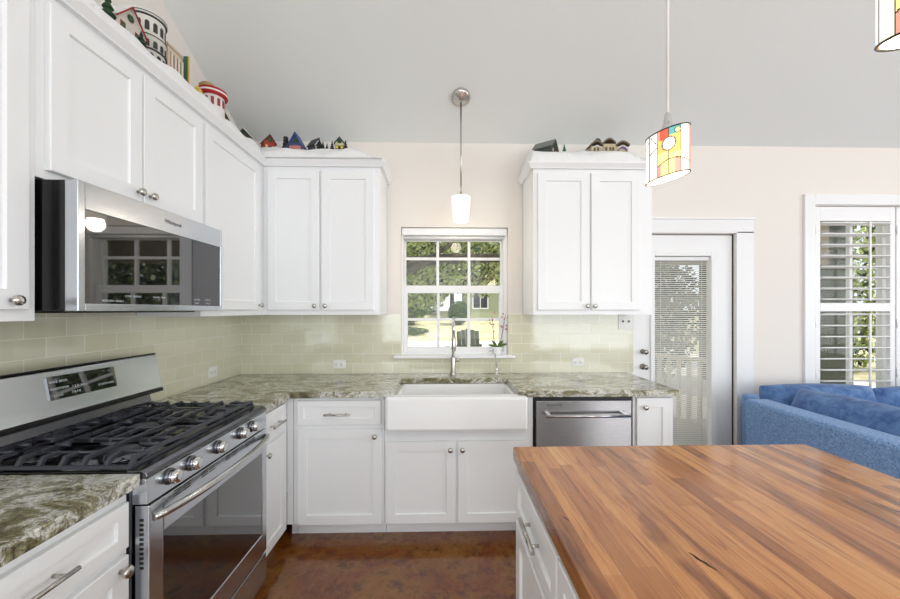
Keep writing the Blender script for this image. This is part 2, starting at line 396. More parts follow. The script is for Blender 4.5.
# ------------------------------------------------------------ shuttered window
w2 = empty('window_2'); w2['kind'] = 'structure'
framebox(B(), 2.975, 4.35, .62, 2.24, .05, D+.07, D+.14).build('window_frame', 'trimw', w2)
B().box(3.0, 4.33, D+.10, D+.105, .64, 2.22).build('window_pane', 'winglass', w2)
b = B()
b.box(3.37, 3.395, D+.09, D+.12, .65, 2.2); b.box(3.64, 3.68, D+.085, D+.13, .65, 2.2)
b.box(3.03, 3.64, D+.09, D+.12, 1.395, 1.44); b.build('muntins', 'trimw', w2)
struct(framebox(B(), 2.88, 4.45, .53, 2.33, .085, D-.022, D, .004), 'trim_5', 'trimw')
def shutter(xa, xb, label):
    t_ = thing('plantation_shutter', label, 'shutter', (0, 0, 0), group='white plantation shutters')
    framebox(B(), xa, xb, .62, 2.235, (.042, .042, .09, .115), D+.0, D+.03, .003).box(xa+.042, xb-.042, D+.0, D+.03, 1.395, 1.462, .003).build('shutter_frame', 'trimw', t_)
    for (za, zb) in ((1.49, 2.10), (.745, 1.37)):
        n = 8
        for k in range(n):
            z = za+(zb-za)*(k+.5-.15)/(n-.3) if False else za+(zb-za)*k/(n-1)
            B().box(xa+.044, xb-.044, -.034, .034, -.0045, .0045, .003, mtx=T(0, D+.015, z) @ Matrix.Rotation(-.10, 4, 'X')).build('louver', 'trimw', t_)
        xm = (xa+xb)/2+.09
        B().box(xm-.007, xm+.007, D-.032, D-.021, za-.01, zb+.01, .002).build('tilt_rod', 'trimw', t_)
    for z in (.9, 1.3, 2.05): B().tube([(xa-.001, D-.004, z-.035), (xa-.001, D-.004, z+.035)], .004, 8).build('hinge', 'trimw', t_)
shutter(2.985, 3.645, 'white plantation shutter with open louvers, the panel nearest the door')
shutter(3.655, 4.34, 'white plantation shutter panel cut off by the right edge of the picture')

# ------------------------------------------------------------ cabinets
def knob(parent, x, y, z, s=1.0):
    mt = T(x, y, z) @ RX
    return B().lathe([(.006*s, 0), (.005*s, .012*s), (.008*s, .016*s), (.0145*s, .019*s), (.0155*s, .024*s), (.013*s, .029*s), (.004*s, .031*s)], 18, mt).build('knob', 'nickel', parent)
def pull(parent, x, y, z, L=.155, q=.032):
    b = B().tube([(x-L/2, y-q, z), (x+L/2, y-q, z)], .0062, 12)
    for s_ in (-1, 1): b.tube([(x+s_*L*.31, y+.001, z), (x+s_*L*.31, y-q, z)], .005, 10)
    return b.build('handle', 'nickel', parent)
CG = dict()
def cabinet(name, label, loc, rot, w, d, h, fronts, toe=.1, group=None):
    """local: x along the face, -y outward, carcass y 0..d.  fronts: (kind,x0,x1,z0,z1,hardware)"""
    t_ = thing(name, label, 'cabinet', loc, rot, group)
    b = B().box(0, w, 0, d, toe, h, .0012)
    if toe > 0: b.box(.0, w, .075, d, 0, toe)
    b.build('body', 'white', t_)
    for f in fronts:
        kind, a, c, z0, z1 = f[:5]; hw = f[5] if len(f) > 5 else None
        o = B().panel(a, c, z0, z1, -.0005, .02, .057 if kind != 'drawer_s' else .038).build('door' if kind == 'door' else 'drawer', 'white', t_)
        if hw:
            if hw[0] == 'k': knob(o, hw[1], -.0195, hw[2], hw[3] if len(hw) > 3 else 1)
            else: pull(o, hw[1], -.0205, hw[2], hw[3] if len(hw) > 3 else .155)
    return t_
H = .874
# back run (face at Y=2.25), local x = X - loc.x
FY = 2.25
cabinet('base_cabinet', 'white base cabinet with drawer over door, between the corner and the farmhouse sink', (-.905, FY, 0), 0, .549, D-FY-.01, H,
        [('drawer_s', .028, .532, .708, .856, ('p', .273, .777)), ('door', .028, .538, .105, .683, ('k', .496, .641))], toe=.1)
skc = cabinet('sink_cabinet', 'white two-door base cabinet under the farmhouse sink', (-.354, FY, 0), 0, .912, D-FY-.01, .684,
        [('door', .011, .436, .105, .604, ('k', .402, .556)), ('door', .449, .884, .105, .604, ('k', .476, .556))])
for xa, xb in ((0, .012), (.867, .912)): B().box(xa, xb, 0, D-FY-.02, .6845, H).build('side_panel', 'white', skc)
cabinet('base_cabinet', 'narrow white base cabinet at the right end of the counter, beside the dishwasher', (1.184, FY, 0), 0, .254, D-FY-.01, H,
        [('door', .016, .234, .105, .862, ('k', .062, .806))])
# corner filler + left run (face at X=-.946 -> rot 90)
FX = -.946; LD = FX-XL-.01
cabinet('base_cabinet', 'narrow white base cabinet with drawer over door, between the stove and the corner', (FX, 1.878, 0), PI/2, .37, LD, H,
        [('drawer_s', .017, .318, .708, .856, ('p', .165, .775, .15)), ('door', .017, .318, .105, .683, ('k', .06, .641))])
cabinet('base_cabinet', 'white base cabinet with drawer over door, in the left foreground before the stove', (FX, .655, 0), PI/2, .464, LD, H,
        [('drawer_s', .015, .450, .705, .838, ('p', .192, .771, .15)), ('door', .015, .450, .105, .682, ('k', .418, .652, 1.1))])
cabinet('base_cabinet', 'white base cabinet below the granite at the left edge, mostly out of frame', (FX, .195, 0), PI/2, .458, LD, H,
        [('drawer_s', .015, .443, .705, .838, ('p', .228, .771, .15)), ('door', .015, .443, .105, .682, ('k', .05, .628, 1.1))])
tag(B().box(-.945, -.908, FY, FY+.04, .1, H).box(-.945, -.908, FY+.075, FY+.09, 0, .1).build('corner_filler', 'white'), 'white filler strip in the inside corner of the base cabinets', 'filler strip')
# upper cabinets
UT = 2.388; UB = 1.372; UY = 2.53; UX = -1.226; UD = .318
def upper(label, loc, rot, w, z0, fronts, group=None, d=UD):
    loc = (loc[0], loc[1], 0); t_ = thing('upper_cabinet', label, 'cabinet', loc, rot, group)
    B().box(0, w, 0, d, z0, UT, .0012).build('body', 'white', t_)
    for a, c, za, zb, hw in fronts:
        o = B().panel(a, c, za, zb, -.0005).build('door', 'white', t_)
        if hw: knob(o, hw[0], -.0195, hw[1])
    return t_
upper('white two-door wall cabinet on the back wall, left of the sink window', (UX+.001, UY, 0), 0, -.432-UX, UB,
      [(.038, .387, 1.405, 2.356, (.36, 1.433)), (.40, .757, 1.405, 2.356, (.43, 1.433))])
upper('white two-door wall cabinet on the back wall, right of the sink window', (.630, UY, 0), 0, .838, UB,
      [(.029, .388, 1.405, 2.356, (.368, 1.433)), (.402, .742, 1.405, 2.356, (.42, 1.433))])
upper('white single-door wall cabinet on the left wall, between microwave and corner', (UX, 1.885, 0), PI/2, .964, UB,
      [(.014, .566, 1.405, 2.356, (.548, 1.437))])
upper('white two-door wall cabinet above the microwave', (UX, 1.132, 0), PI/2, .752, 1.808,
      [(.024, .371, 1.835, 2.356, (.345, 1.872)), (.377, .742, 1.835, 2.356, (.405, 1.872))])
upper('white wall cabinet at the far left edge, near side of the microwave', (UX, .66, 0), PI/2, .471, UB,
      [(.012, .440, 1.405, 2.356, (.392, 1.432))])
# crown mouldings
z0, z1 = UT-.004, UT+.036
def crown(fn, name):
    b = B(); rings = [[b.bm.verts.new((x, y, z)) for x, y in fn(o)] for o, z in ((.002, z0), (.023, z0), (.024, z0+.006), (.043, z1-.008), (.043, z1))]
    n = len(rings[0])
    for ra, rb in zip(rings, rings[1:]):
        for k in range(n): b.bm.faces.new([ra[k], ra[(k+1) % n], rb[(k+1) % n], rb[k]])
    b.bm.faces.new(rings[-1]); b.bm.faces.new(rings[0][::-1])
    bmesh.ops.recalc_face_normals(b.bm, faces=b.bm.faces)
    return struct(b, name, 'white')
crown(lambda o: [(XL+.004, .66-o), (UX+o, .66-o), (UX+o, UY-o), (-.432+o, UY-o), (-.432+o, D-.006), (XL+.004, D-.006)], 'trim_6')
crown(lambda o: [(.630-o, UY-o), (1.468+o, UY-o), (1.468+o, D-.006), (.630-o, D-.006)], 'trim_7')
CT = z1

# ------------------------------------------------------------ countertops
CF = D-.65; CX = XL+.65
b = B().prism([(CX, 1.876), (CX, CF), (-.292, CF), (-.292, 2.64), (.462, 2.64), (.462, CF), (1.452, CF), (1.452, D-.009), (XL+.009, D-.009), (XL+.009, 1.876)], 'z', H+.001, .914, .003)
tag(b.build('countertop', 'granite'), 'green and grey granite countertop running along the back wall around the sink', 'countertop')
tag(B().box(XL+.009, CX, .18, 1.1212, H+.001, .914, .003).build('countertop', 'granite'), 'green and white veined granite countertop in the left foreground, before the stove', 'countertop')

# ------------------------------------------------------------ farmhouse sink
sk = thing('farmhouse_sink', 'white apron-front farmhouse sink set in the granite under the window', 'sink', (0, 0, 0))
b = B(); sx0, sx1, sy0, sy1, zt, zb = -.338, .508, 2.15, 2.655, .892, .69
b.box(sx0, sx1, sy0, CF-.003, zb, zt, .016)
b.box(-.29, .46, CF-.006, CF+.02, zb, zt, .006)
b.box(-.30, -.272, sy0+.04, sy1, zb, .873, .004); b.box(.442, .47, sy0+.04, sy1, zb, .873, .004)
b.box(-.30, .47, sy1-.028, sy1, zb, .873, .004); b.box(-.29, .46, sy0+.04, sy1-.01, zb, zb+.025, .004)
b.build('basin', 'porc', sk)
B().lathe([(.045, .001), (.045, .003), (.02, .002)], 20, T(.085, 2.42, zb+.025)).build('drain', 'chrome', sk)
# faucet
fa = thing('kitchen_faucet', 'tall chrome gooseneck faucet behind the farmhouse sink', 'faucet', (.08, 2.755, .914))
B().lathe([(.028, .001), (.028, .008), (.019, .02), (.019, .13), (.016, .14)], 20).build('body', 'nickel', fa)
pts = [(0, 0, .13), (0, 0, .36)]+[(0, -.075+.075*math.cos(a), .36+.075*math.sin(a)) for a in [PI*k/10 for k in range(1, 11)]]+[(0, -.15, .28)]
B().tube(pts, .0105, 12).build('spout', 'chrome', fa)
B().lathe([(.014, 0), (.017, .02), (.015, .09), (.011, .1)], 16, T(0, -.15, .20)).build('spray_head', 'nickel', fa)
B().tube([(.012, 0, .10), (.036, 0, .105), (.042, -.01, .14)], .006, 10).build('lever', 'nickel', fa)
fb = thing('filter_faucet', 'small curved chrome water filter tap right of the tall faucet', 'faucet', (.408, 2.75, .914))
B().lathe([(.017, .001), (.017, .006), (.009, .012), (.009, .05), (.007, .055)], 16).build('body', 'chrome', fb)
B().tube([(0, 0, .05), (-.004, -.002, .10), (-.014, -.006, .16), (-.028, -.014, .195), (-.044, -.026, .20), (-.054, -.036, .185)], .0048, 10).build('spout', 'chrome', fb)
B().tube([(.004, 0, .038), (.028, -.01, .042), (.05, -.016, .05)], .004, 8).build('lever', 'chrome', fb)

# ------------------------------------------------------------ dishwasher
dw = thing('dishwasher', 'stainless steel dishwasher with bar handle under the counter right of the sink', 'dishwasher', (0, 0, 0))
B().box(.560, 1.182, FY+.005, D-.03, .02, H-.004).build('tub', 'blackp', dw)
dd = B().box(.574, 1.164, FY-.025, FY+.003, .115, .848, .003).build('door', 'steelx', dw)
b = B().tube([(.622, FY-.07, .766), (1.136, FY-.07, .766)], .010, 14)
for x in (.645, 1.113): b.box(x-.011, x+.011, FY-.07, FY-.024, .758, .774, .003)
b.build('handle', 'rail', dd)
B().box(.574, 1.164, FY+.03, FY+.04, .022, .11).build('toe_panel', 'blackp', dw)
lettering('KitchenAid', .021, 'brand_lettering', 'ink', dd, T(.685, FY-.0255, .822) @ RX)

# ------------------------------------------------------------ range
rg = thing('gas_range', 'stainless steel gas range with five knobs and black grates, on the left wall', 'stove', (0, 0, 0))
Y0, Y1 = 1.124, 1.871
B().box(XL+.012, -.935, Y0, Y1, .04, .895, .002).build('body', 'steeld', rg)
B().box(XL+.05, -.935, Y0+.02, Y1-.02, 0, .038).build('feet_skirt', 'blackp', rg)
b = B().prism([(-.934, .05), (-.888, .05), (-.888, .19), (-.934, .19)], 'y', Y0+.004, Y1-.004, .003); b.build('drawer', 'steel', rg)
b = B()
b.box(-.93, -.886, Y0+.004, 1.185, .20, .812, .003); b.box(-.93, -.886, 1.822, Y1-.004, .20, .812, .003)
b.box(-.93, -.886, 1.185, 1.822, .20, .298, .003); b.box(-.93, -.886, 1.185, 1.822, .702, .812, .003)
ofr = b.build('oven_door_frame', 'steel', rg)
B().box(-.925, -.889, 1.184, 1.823, .297, .703).build('oven_window', 'glassb', ofr)
hp = []
for k in range(21):
    q = k/20; hp.append((-.880+.045*math.sin(PI*q)**.6, Y0+.012+(Y1-Y0-.024)*q, .773))
B().tube(hp, .0125, 14).build('handle', 'rail', ofr)
for c in (1.27, 1.41, 1.56, 1.71):
    b = B()
    for q in (-.022, .022):
        for k in range(3): b.box(-.8862, -.8852, c+q-.018, c+q+.018, .787+k*.0085, .7908+k*.0085)
    b.build('vent_slots', 'blackp', ofr)
b = B()
for k in range(11): b.box(-.915, -.903, Y0+.0032, Y0+.0042, .62+k*.0145, .628+k*.0145)
b.build('side_vent_slots', 'blackp', ofr)
# control panel with bullnose
cp = B().prism([(-.934, .818), (-.888, .818), (-.893, .893), (-.902, .897), (-.934, .897)], 'y', Y0, Y1, .002).build('control_panel', 'steel', rg)
B().prism([(-.95, .895), (-.893, .8945), (-.888, .902), (-.894, .914), (-.907, .921), (-.95, .921)], 'y', Y0, Y1, .002).build('front_rim', 'steeld', rg)
for y in (1.217, 1.319, 1.472, 1.636, 1.73):
    mt = T(-.892, y, .862) @ Matrix.Rotation(PI/2, 4, 'Y')
    kb = B().lathe([(.026, .0015), (.026, .006), (.0225, .009)], 22, mt).build('knob_base', 'steeld', cp)
    B().lathe([(.0235, .0085), (.0225, .022), (.020, .032), (.016, .0345), (.004, .035)], 22, mt).build('control_knob', 'chrome', kb)
B().box(XL+.09, -.905, Y0+.001, Y1-.001, .8955, .918, .003).build('cooktop', 'enamel', rg)
# burners
for (x, y, r) in ((-1.06, 1.245, .045), (-1.33, 1.245, .038), (-1.20, 1.497, .05), (-1.06, 1.75, .05), (-1.33, 1.75, .035)):
    bb = B().lathe([(r+.018, .9185), (r+.018, .922), (r+.008, .926), (r+.004, .934)], 24, T(x, y, 0)).build('burner_base', 'steeld', rg)
    B().lathe([(r, .9345), (r+.001, .941), (r-.006, .945), (r*.5, .946)], 24, T(x, y, 0)).build('burner_cap', 'iron', bb)
# grates
def grate(y0, y1, first, last):
    b = B(); zt = .956; xs = [-1.432, -1.36, -1.29, -1.225, -1.16, -1.095, -1.025, -.952]; w = .0055
    def bar(x, ya, yb, d0=True, d1=True):
        e = .020; th = .013
        p = [(ya, .926), (ya+e, zt)] if d0 else [(ya, zt-th), (ya+.004, zt)]
        p += [(yb-e, zt), (yb, .926)] if d1 else [(yb-.004, zt), (yb, zt-th)]
        if d1: p += [(yb-.016, .926), (yb-e-.008, zt-th)]
        if d0: p += [(ya+e+.008, zt-th), (ya+.016, .926)]
        b.prism(p, 'x', x-.0058, x+.0058, .0015)
    ym = (y0+y1)/2
    for i, x in enumerate(xs):
        e0, e1 = first, last
        if i in (0, 2, 5, 7): bar(x, y0, y1, e0, e1)
        else: bar(x, y0, ym-.05, e0, False); bar(x, ym+.05, y1, False, e1)
    for y in (y0+.006, y1-.006): b.box(xs[0]-.006, xs[-1]+.006, y-.005, y+.005, .922, .932)
    for x in (xs[0], xs[-1]): b.box(x-.005, x+.005, y0+.004, y1-.004, .922, .930)
    for xa, xb in ((xs[0], -1.375), (-1.29, -1.245), (-1.14, -1.095), (-1.015, xs[-1])): b.tube([(xa, ym, zt-.001), (xb, ym, zt-.001)], w*1.2, 6)
    for y in (ym-.06, ym+.06): b.tube([(xs[0], y, zt-.002), (xs[1], y, zt-.002)], w, 6); b.tube([(xs[2], y, zt-.004), (xs[5], y, zt-.004)], w*.8, 6); b.tube([(xs[6], y, zt-.002), (xs[7], y, zt-.002)], w, 6)
    b.build('grate', 'iron', rg)
gw = (Y1-Y0-.02)/3
for k in range(3): grate(Y0+.008+k*(gw+.002), Y0+.008+k*(gw+.002)+gw, k == 0, k == 2)
# backguard
bgd = B().prism([(XL+.012, 1.01), (-1.408, 1.018), (-1.437, 1.180), (-1.444, 1.185), (XL+.012, 1.135)], 'y', Y0-.01, Y1+.004, .003).build('backguard', 'steel', rg)
B().prism([(XL+.012, 1.0), (-1.404, 1.0), (-1.404, 1.0165), (XL+.012, 1.0165)], 'y', Y0-.012, Y1+.006, .002).build('backguard_lip', 'blackp', bgd)
B().prism([(XL+.012, 1.1365), (-1.445, 1.1865), (-1.446, 1.190), (XL+.012, 1.140)], 'y', Y0-.01, Y1+.01, .0005).build('backguard_cap', 'blackp', bgd)
B().prism([(XL+.012, .90), (-1.45, .919), (-1.47, 1.0), (XL+.012, 1.0)], 'y', Y0+.002, Y1, .002).build('backguard_riser', 'steeld', rg)
tilt = math.atan2(.029, .16)
dm = T(-1.4225, 1.49, 1.118) @ Matrix.Rotation(-tilt, 4, 'Y')
dp = B().box(-.0045, .0022, -.136, .136, -.043, .043, .001, mtx=dm).build('display_panel', 'glassb', bgd)
def onpanel(u, v): return dm @ T(.0024, u, v) @ Matrix.Rotation(PI/2, 4, 'Z') @ RX
k = 0
for (tx, u, v, s_) in (('BAKE', -.115, .022, .012), ('BROIL', -.08, .022, .012), ('WARM', -.115, -.004, .012), ('TIMER', -.08, -.004, .012), ('1 2 3', -.04, -.006, .012), ('4 5 6', -.006, -.008, .012), ('7 8 9 0', -.04, -.028, .012), ('CLOCK', -.105, -.029, .010), ('12:45', .02, .02, .02), ('START', .07, -.022, .012), ('CANCEL', .105, -.022, .010)):
    if tx == '12:45': continue
    lettering(tx, s_, 'button_lettering', 'inkw', dp, onpanel(u, v), .0001)
# ------------------------------------------------------------ microwave
mw = thing('microwave', 'stainless steel over-the-range microwave mounted on the left wall', 'microwave', (0, 0, 0))
m0, m1, mz0, mz1 = 1.137, 1.862, 1.401, 1.802
B().box(XL+.012, -1.146, m0+.004, m1-.004, mz0, mz1, .002).build('body', 'enamel', mw)
B().box(-1.50, -1.20, m0+.06, m1-.06, mz0-.006, mz0-.0005).box(-1.19, -1.15, m0+.12, m0+.30, mz0-.004, mz0-.0005).build('bottom_grille', 'blackp', mw)
b = B(); X0, X1 = -1.145, -1.105
def fr(y0, y1, z0, z1): b.box(X0, X1, y0, y1, z0, z1, .002)
fr(m0, m0+.022, mz0, mz1); fr(m1-.012, m1, mz0, mz1); fr(m0+.0225, m1-.0125, mz0, mz0+.024); fr(m0+.0225, m1-.0125, mz1-.085, mz1)
md = b.build('microwave_door', 'steel', mw)
B().box(X0+.004, X1-.003, m0+.0222, 1.645, mz0+.0245, mz1-.0855).build('door_window', 'glassb', md)
M['panelg'] = mat('grey_glass', (66, 66, 70), .12, spec=.7)
B().box(X0+.004, X1-.003, 1.649, m1-.0122, mz0+.0245, mz1-.0855).build('keypad_panel', 'panelg', md)
MR = Matrix.Rotation(PI/2, 4, 'Z') @ RX
lettering('Whirlpool', .022, 'brand_lettering', 'ink', md, T(X1+.0004, 1.53, mz1-.042) @ MR)
for k, (tx, y, z, s_) in enumerate((('COOK  DEFROST', 1.34, .052, .009), ('POWER  TIMER', 1.46, .052, .009), ('1 2 3 4 5', 1.68, .05, .011), ('6 7 8 9 0', 1.755, .05, .011), ('START', 1.68, .034, .010), ('CANCEL', 1.755, .034, .010), ('POPCORN  REHEAT', 1.26, .034, .009))):
    lettering(tx, s_, 'button_lettering', 'inkw', md, T(X1-.0026, y, mz0+z) @ MR, .0001)

# ------------------------------------------------------------ outlets
def outlet(nm, label, cat, w, h, loc, rot, horizontal=True, switches=0):
    t_ = thing(nm, label, cat, loc, rot, None)
    B().box(-w/2, w/2, -.006, 0, -h/2, h/2, .002).build('cover_plate', 'plate', t_)
    if switches:
        for k in range(switches):
            x = (k-(switches-1)/2)*.046
            B().box(x-.005, x+.005, -.016, -.0055, -.002, .013, .001).build('switch_toggle', 'slotm', t_)
    else:
        for sx in (-1, 1):
            r_ = B().lathe([(.0165, 0), (.0165, .0012), (.015, .002)], 18, T(sx*.0195, -.006, 0) @ RX).build('receptacle', 'plate', t_)
            b = B()
            for dz in (-.006, .006): b.box(sx*.0195-.004, sx*.0195+.005, -.0088, -.0078, dz-.0012, dz+.0012)
            b.box(sx*.0195-.0105, sx*.0195-.0075, -.0088, -.0078, -.002, .002); b.build('socket_slots', 'slotm', r_)
outlet('wall_outlet', 'white outlet on the green tile left of the sink window', 'outlet', .095, .066, (-.795, D-.0085, .986), 0)
outlet('wall_outlet', 'white outlet on the green tile above the dishwasher', 'outlet', .095, .066, (1.064, D-.0085, .999), 0)
outlet('wall_outlet', 'white outlet on the left wall tile beyond the stove', 'outlet', .10, .07, (XL+.0085, 2.50, .99), PI/2)
outlet('light_switch', 'white double light switch under the right wall cabinet, beside the door', 'light switch', .115, .115, (1.441, D-.0085, 1.311), 0, switches=2)

# ------------------------------------------------------------ kitchen island
il = thing('kitchen_island', 'white kitchen island cabinet under the butcher block, right foreground', 'kitchen island', (.275, 1.285, 0), -PI/2)
# local x = toward the camera (-Y), -y = toward -X
IL = 1.75; IW = 1.03
B().box(0, IL, 0, IW, .1, .868, .001).box(.0, IL, .07, IW, 0, .1).build('body', 'white', il)
xx = .02
for wd in (.45, .40, .40, .38):
    dr = B().panel(xx, xx+wd, .70, .852, -.0005, .02, .04).build('drawer', 'white', il); pull(dr, xx+wd/2+.025, -.0205, .777, .155, .022)
    dr = B().panel(xx, xx+wd, .105, .675, -.0005).build('door', 'white', il); knob(dr, xx+wd-.04, -.0195, .63)
    xx += wd+.012
bt = B().box(.253, 1.326, -.48, 1.309, .8695, .914, .003)
wt = tag(bt.build('butcher_block_top', 'wood'), 'oiled butcher block slab forming the island worktop, right foreground', 'worktop')
M['crack'] = mat('dark_wood_crack', (38, 24, 14), .9)
def crack(pts, w):
    b = B(); n = len(pts); top = []
    for i, (x, y) in enumerate(pts):
        ww = w*math.sin(PI*(i+.5)/n); top.append((x-ww, y))
    for i, (x, y) in reversed(list(enumerate(pts))):
        ww = w*math.sin(PI*(i+.5)/n); top.append((x+ww, y))
    b.prism(top, 'z', .9141, .9144); b.build('wood_crack', 'crack', wt)
crack([(.498, .728), (.502, .718), (.503, .708), (.509, .698), (.511, .688), (.517, .677)], .0034)
crack([(.285, .865), (.290, .855), (.294, .845)], .002)

# ------------------------------------------------------------ pendants
pl = thing('pendant_light', 'white glass pendant light on a nickel rod over the sink', 'pendant light', (.128, 2.53, 0))
zc = ceil_z(2.53); nrm = math.atan(SL)
B().lathe([(.064, 0), (.064, .010), (.052, .022), (.02, .032), (.012, .04)], 28, T(0, -.003, zc-.003) @ Matrix.Rotation(PI, 4, 'X') @ Matrix.Rotation(-nrm, 4, 'X')).build('canopy', 'nickel', pl)
B().tube([(0, 0, zc-.02), (0, 0, 2.20)], .006, 12).build('rod', 'nickel', pl)
B().lathe([(.02, 2.19), (.02, 2.205), (.01, 2.21)], 18).build('socket_cap', 'nickel', pl)
M['opal'] = mat('lit_opal_glass', (250, 246, 238), .3, emit=(255, 240, 214), es=.75)
M['bulb'] = mat('lit_bulb', (255, 250, 240), .3, emit=(255, 244, 224), es=4)
B().lathe([(.028, 2.19), (.060, 2.188), (.066, 2.183), (.056, 2.045), (.050, 2.02), (.045, 2.018), (.045, 2.022), (.05, 2.045)], 32, cap=False).build('lamp_shade', 'opal', pl)
B().lathe([(.005, 2.185), (.02, 2.15), (.028, 2.10), (.02, 2.065), (.004, 2.055)], 18).build('bulb', 'bulb', pl)
def plight(nm, loc, e, r=.05, c=(1, .88, .72)):
    l = bpy.data.lights.new(nm, 'POINT'); l.energy = e; l.shadow_soft_size = r; l.color = c
    o = bpy.data.objects.new(nm, l); COL.objects.link(o); o.location = loc
plight('sink_lamp_light', (.128, 2.53, 1.985), 2.0)
# stained glass shades
def em(name, c, es=.8): return mat(name, c, .25, emit=c, es=es)
G = [mat('lead_came', (48, 46, 44), .5, .6), em('glass_cream', (247, 243, 216), .8), em('glass_white', (250, 248, 240), .7), em('glass_gold', (238, 196, 110), .62), em('glass_yellow', (246, 228, 152), .66),
     em('glass_red', (222, 96, 72), .5), em('glass_aqua', (92, 176, 178), .5), em('glass_pink', (240, 168, 150), .55), em('glass_orange', (236, 140, 84), .55), em('lit_shade_inside', (255, 248, 236), 1.0)]
def shade_pattern(u, v):
    """u: 0..1 across the camera half and 1..2 round the back, v: 0 bottom..1 top -> glass index"""
    un = u % 1.0
    lines = [0.0, .10, .28, .52, .78, .97]
    L = .012
    for q in lines[0:]:
        if abs(un-q) < L*.6 and not ((un-.53)**2/.020+(v-.66)**2/.020 < 1): return 0
    if v > .975 or v < .02: return 0
    du, dv = (un-.53), (v-.66); rr = math.sqrt((du*.95)**2+dv**2)
    if rr < .125: return 2
    if rr < .145: return 0
    du, dv = (un-.72), (v-.90); rr = math.sqrt((du*.9)**2+dv**2)
    if rr < .05: return 4
    if rr < .066: return 0
    arc = .33-.95*(un-.60)**2
    if abs(v-arc) < .011 and un > .28: return 0
    if un < .28 and abs(v-(.95-1.6*abs(un-.13))) < .013: return 0
    if un < .28 and abs(v-(.55+.5*(un-.05))) < .012 and un > .1: return 0
    if un < .10: return 2
    if un < .28: return 2 if v > .6 else 1
    if un < .52:
        if v > .80-.4*(un-.30): return 5 if un > .33 else 7
        if v < arc: return 7 if un < .36 else 4
        return 4 if v < .5 else 3
    if un < .78:
        if v > .84: return 6
        if v < arc: return 7 if un > .66 else 4
        return 3 if v > .45 else 4
    if un < .97: return 1
    return 8
def stained(label, cx, cy, zb, R, phase, th=0, hh=.135):
    zt = ceil_z(cy); t_ = thing('stained_glass_pendant', label, 'pendant light', (cx, cy, 0), 0, 'stained glass pendants over the island')
    me = bpy.data.meshes.new('lamp_shade'); bm = bmesh.new(); NU, NV = 216, 60
    sl = .24; ct, s_t = math.cos(th), math.sin(th)
    def P(i, j, r):
        a = 2*PI*i/NU; v = j/NV; x = r*math.cos(a); y = r*math.sin(a)
        return (x, y, zb+hh*v+sl*(x*ct+y*s_t))
    ro = [[bm.verts.new(P(i, j, R)) for i in range(NU)] for j in range(NV+1)]
    for j in range(NV):
        for i in range(NU):
            f = bm.faces.new([ro[j][i], ro[j][(i+1) % NU], ro[j+1][(i+1) % NU], ro[j+1][i]]); f.smooth = True
            a = (2*PI*(i+.5)/NU+phase) % (2*PI)      # camera half is around -90 deg: left a=180 -> u=0, right a=360 -> u=1
            x = math.cos(a)
            if a >= PI: u = (1+x)/2
            else: u = 1+(1-x)/2*.999
            # equal angle inside the half keeps panels visible
            u = ((a-PI)/PI) if a >= PI else 1+(a/PI)
            u = u*.999
            f.material_index = shade_pattern((1-math.cos(PI*(u % 1)))/2, (j+.5)/NV)
    ri = [[bm.verts.new(P(i, j, R-.004)) for i in range(0, NU, 6)] for j in (0, NV)]
    n = len(ri[0])
    for i in range(n):
        f = bm.faces.new([ri[0][i], ri[1][i], ri[1][(i+1) % n], ri[0][(i+1) % n]]); f.material_index = 9; f.smooth = True
    c = bm.verts.new((0, 0, zb+hh-.004))
    for i in range(n):
        f = bm.faces.new([c, ri[1][(i+1) % n], ri[1][i]]); f.material_index = 9
    bm.to_mesh(me); bm.free()
    for g in G: me.materials.append(g)
    o = bpy.data.objects.new('lamp_shade', me); COL.objects.link(o); o.parent = t_
    for zz, rr, nm in ((zb, .0018, 'bottom_rim'), (zb+hh, .0018, 'top_rim')): B().tube([(R*math.cos(2*PI*k/48), R*math.sin(2*PI*k/48), zz+sl*R*math.cos(2*PI*k/48-th)) for k in range(49)], rr, 6).build(nm, G[0], t_)
    B().lathe([(.024, zb+hh-.002), (.022, zb+hh+.004), (.012, zb+hh+.028), (.008, zb+hh+.058), (.005, zb+hh+.062)], 20).build('socket_cap', 'chrome', t_)
    B().tube([(0, 0, zb+hh+.055), (0, 0, zt-.02)], .0045, 10).build('cord', 'cord_w', t_)
    B().lathe([(.012, -.05), (.05, -.03), (.06, -.012), (.06, .03)], 24, T(0, 0, zt)).build('canopy', 'chrome', t_)
    B().lathe([(.006, zb+.13), (.02, zb+.11), (.03, zb+.07), (.02, zb+.035), (.004, zb+.025)], 18).build('bulb', 'bulb', t_)
    plight('island_lamp_light', (cx, cy, zb-.03), 1.6, .04)
stained('stained glass pendant hanging whole in view between the right wall cabinet and the shutters', .676, 1.084, 1.80, .058, math.radians(32))
stained('stained glass pendant cut off by the top right corner of the picture', .700, .50, 1.800, .058, 1.2, 1.0)

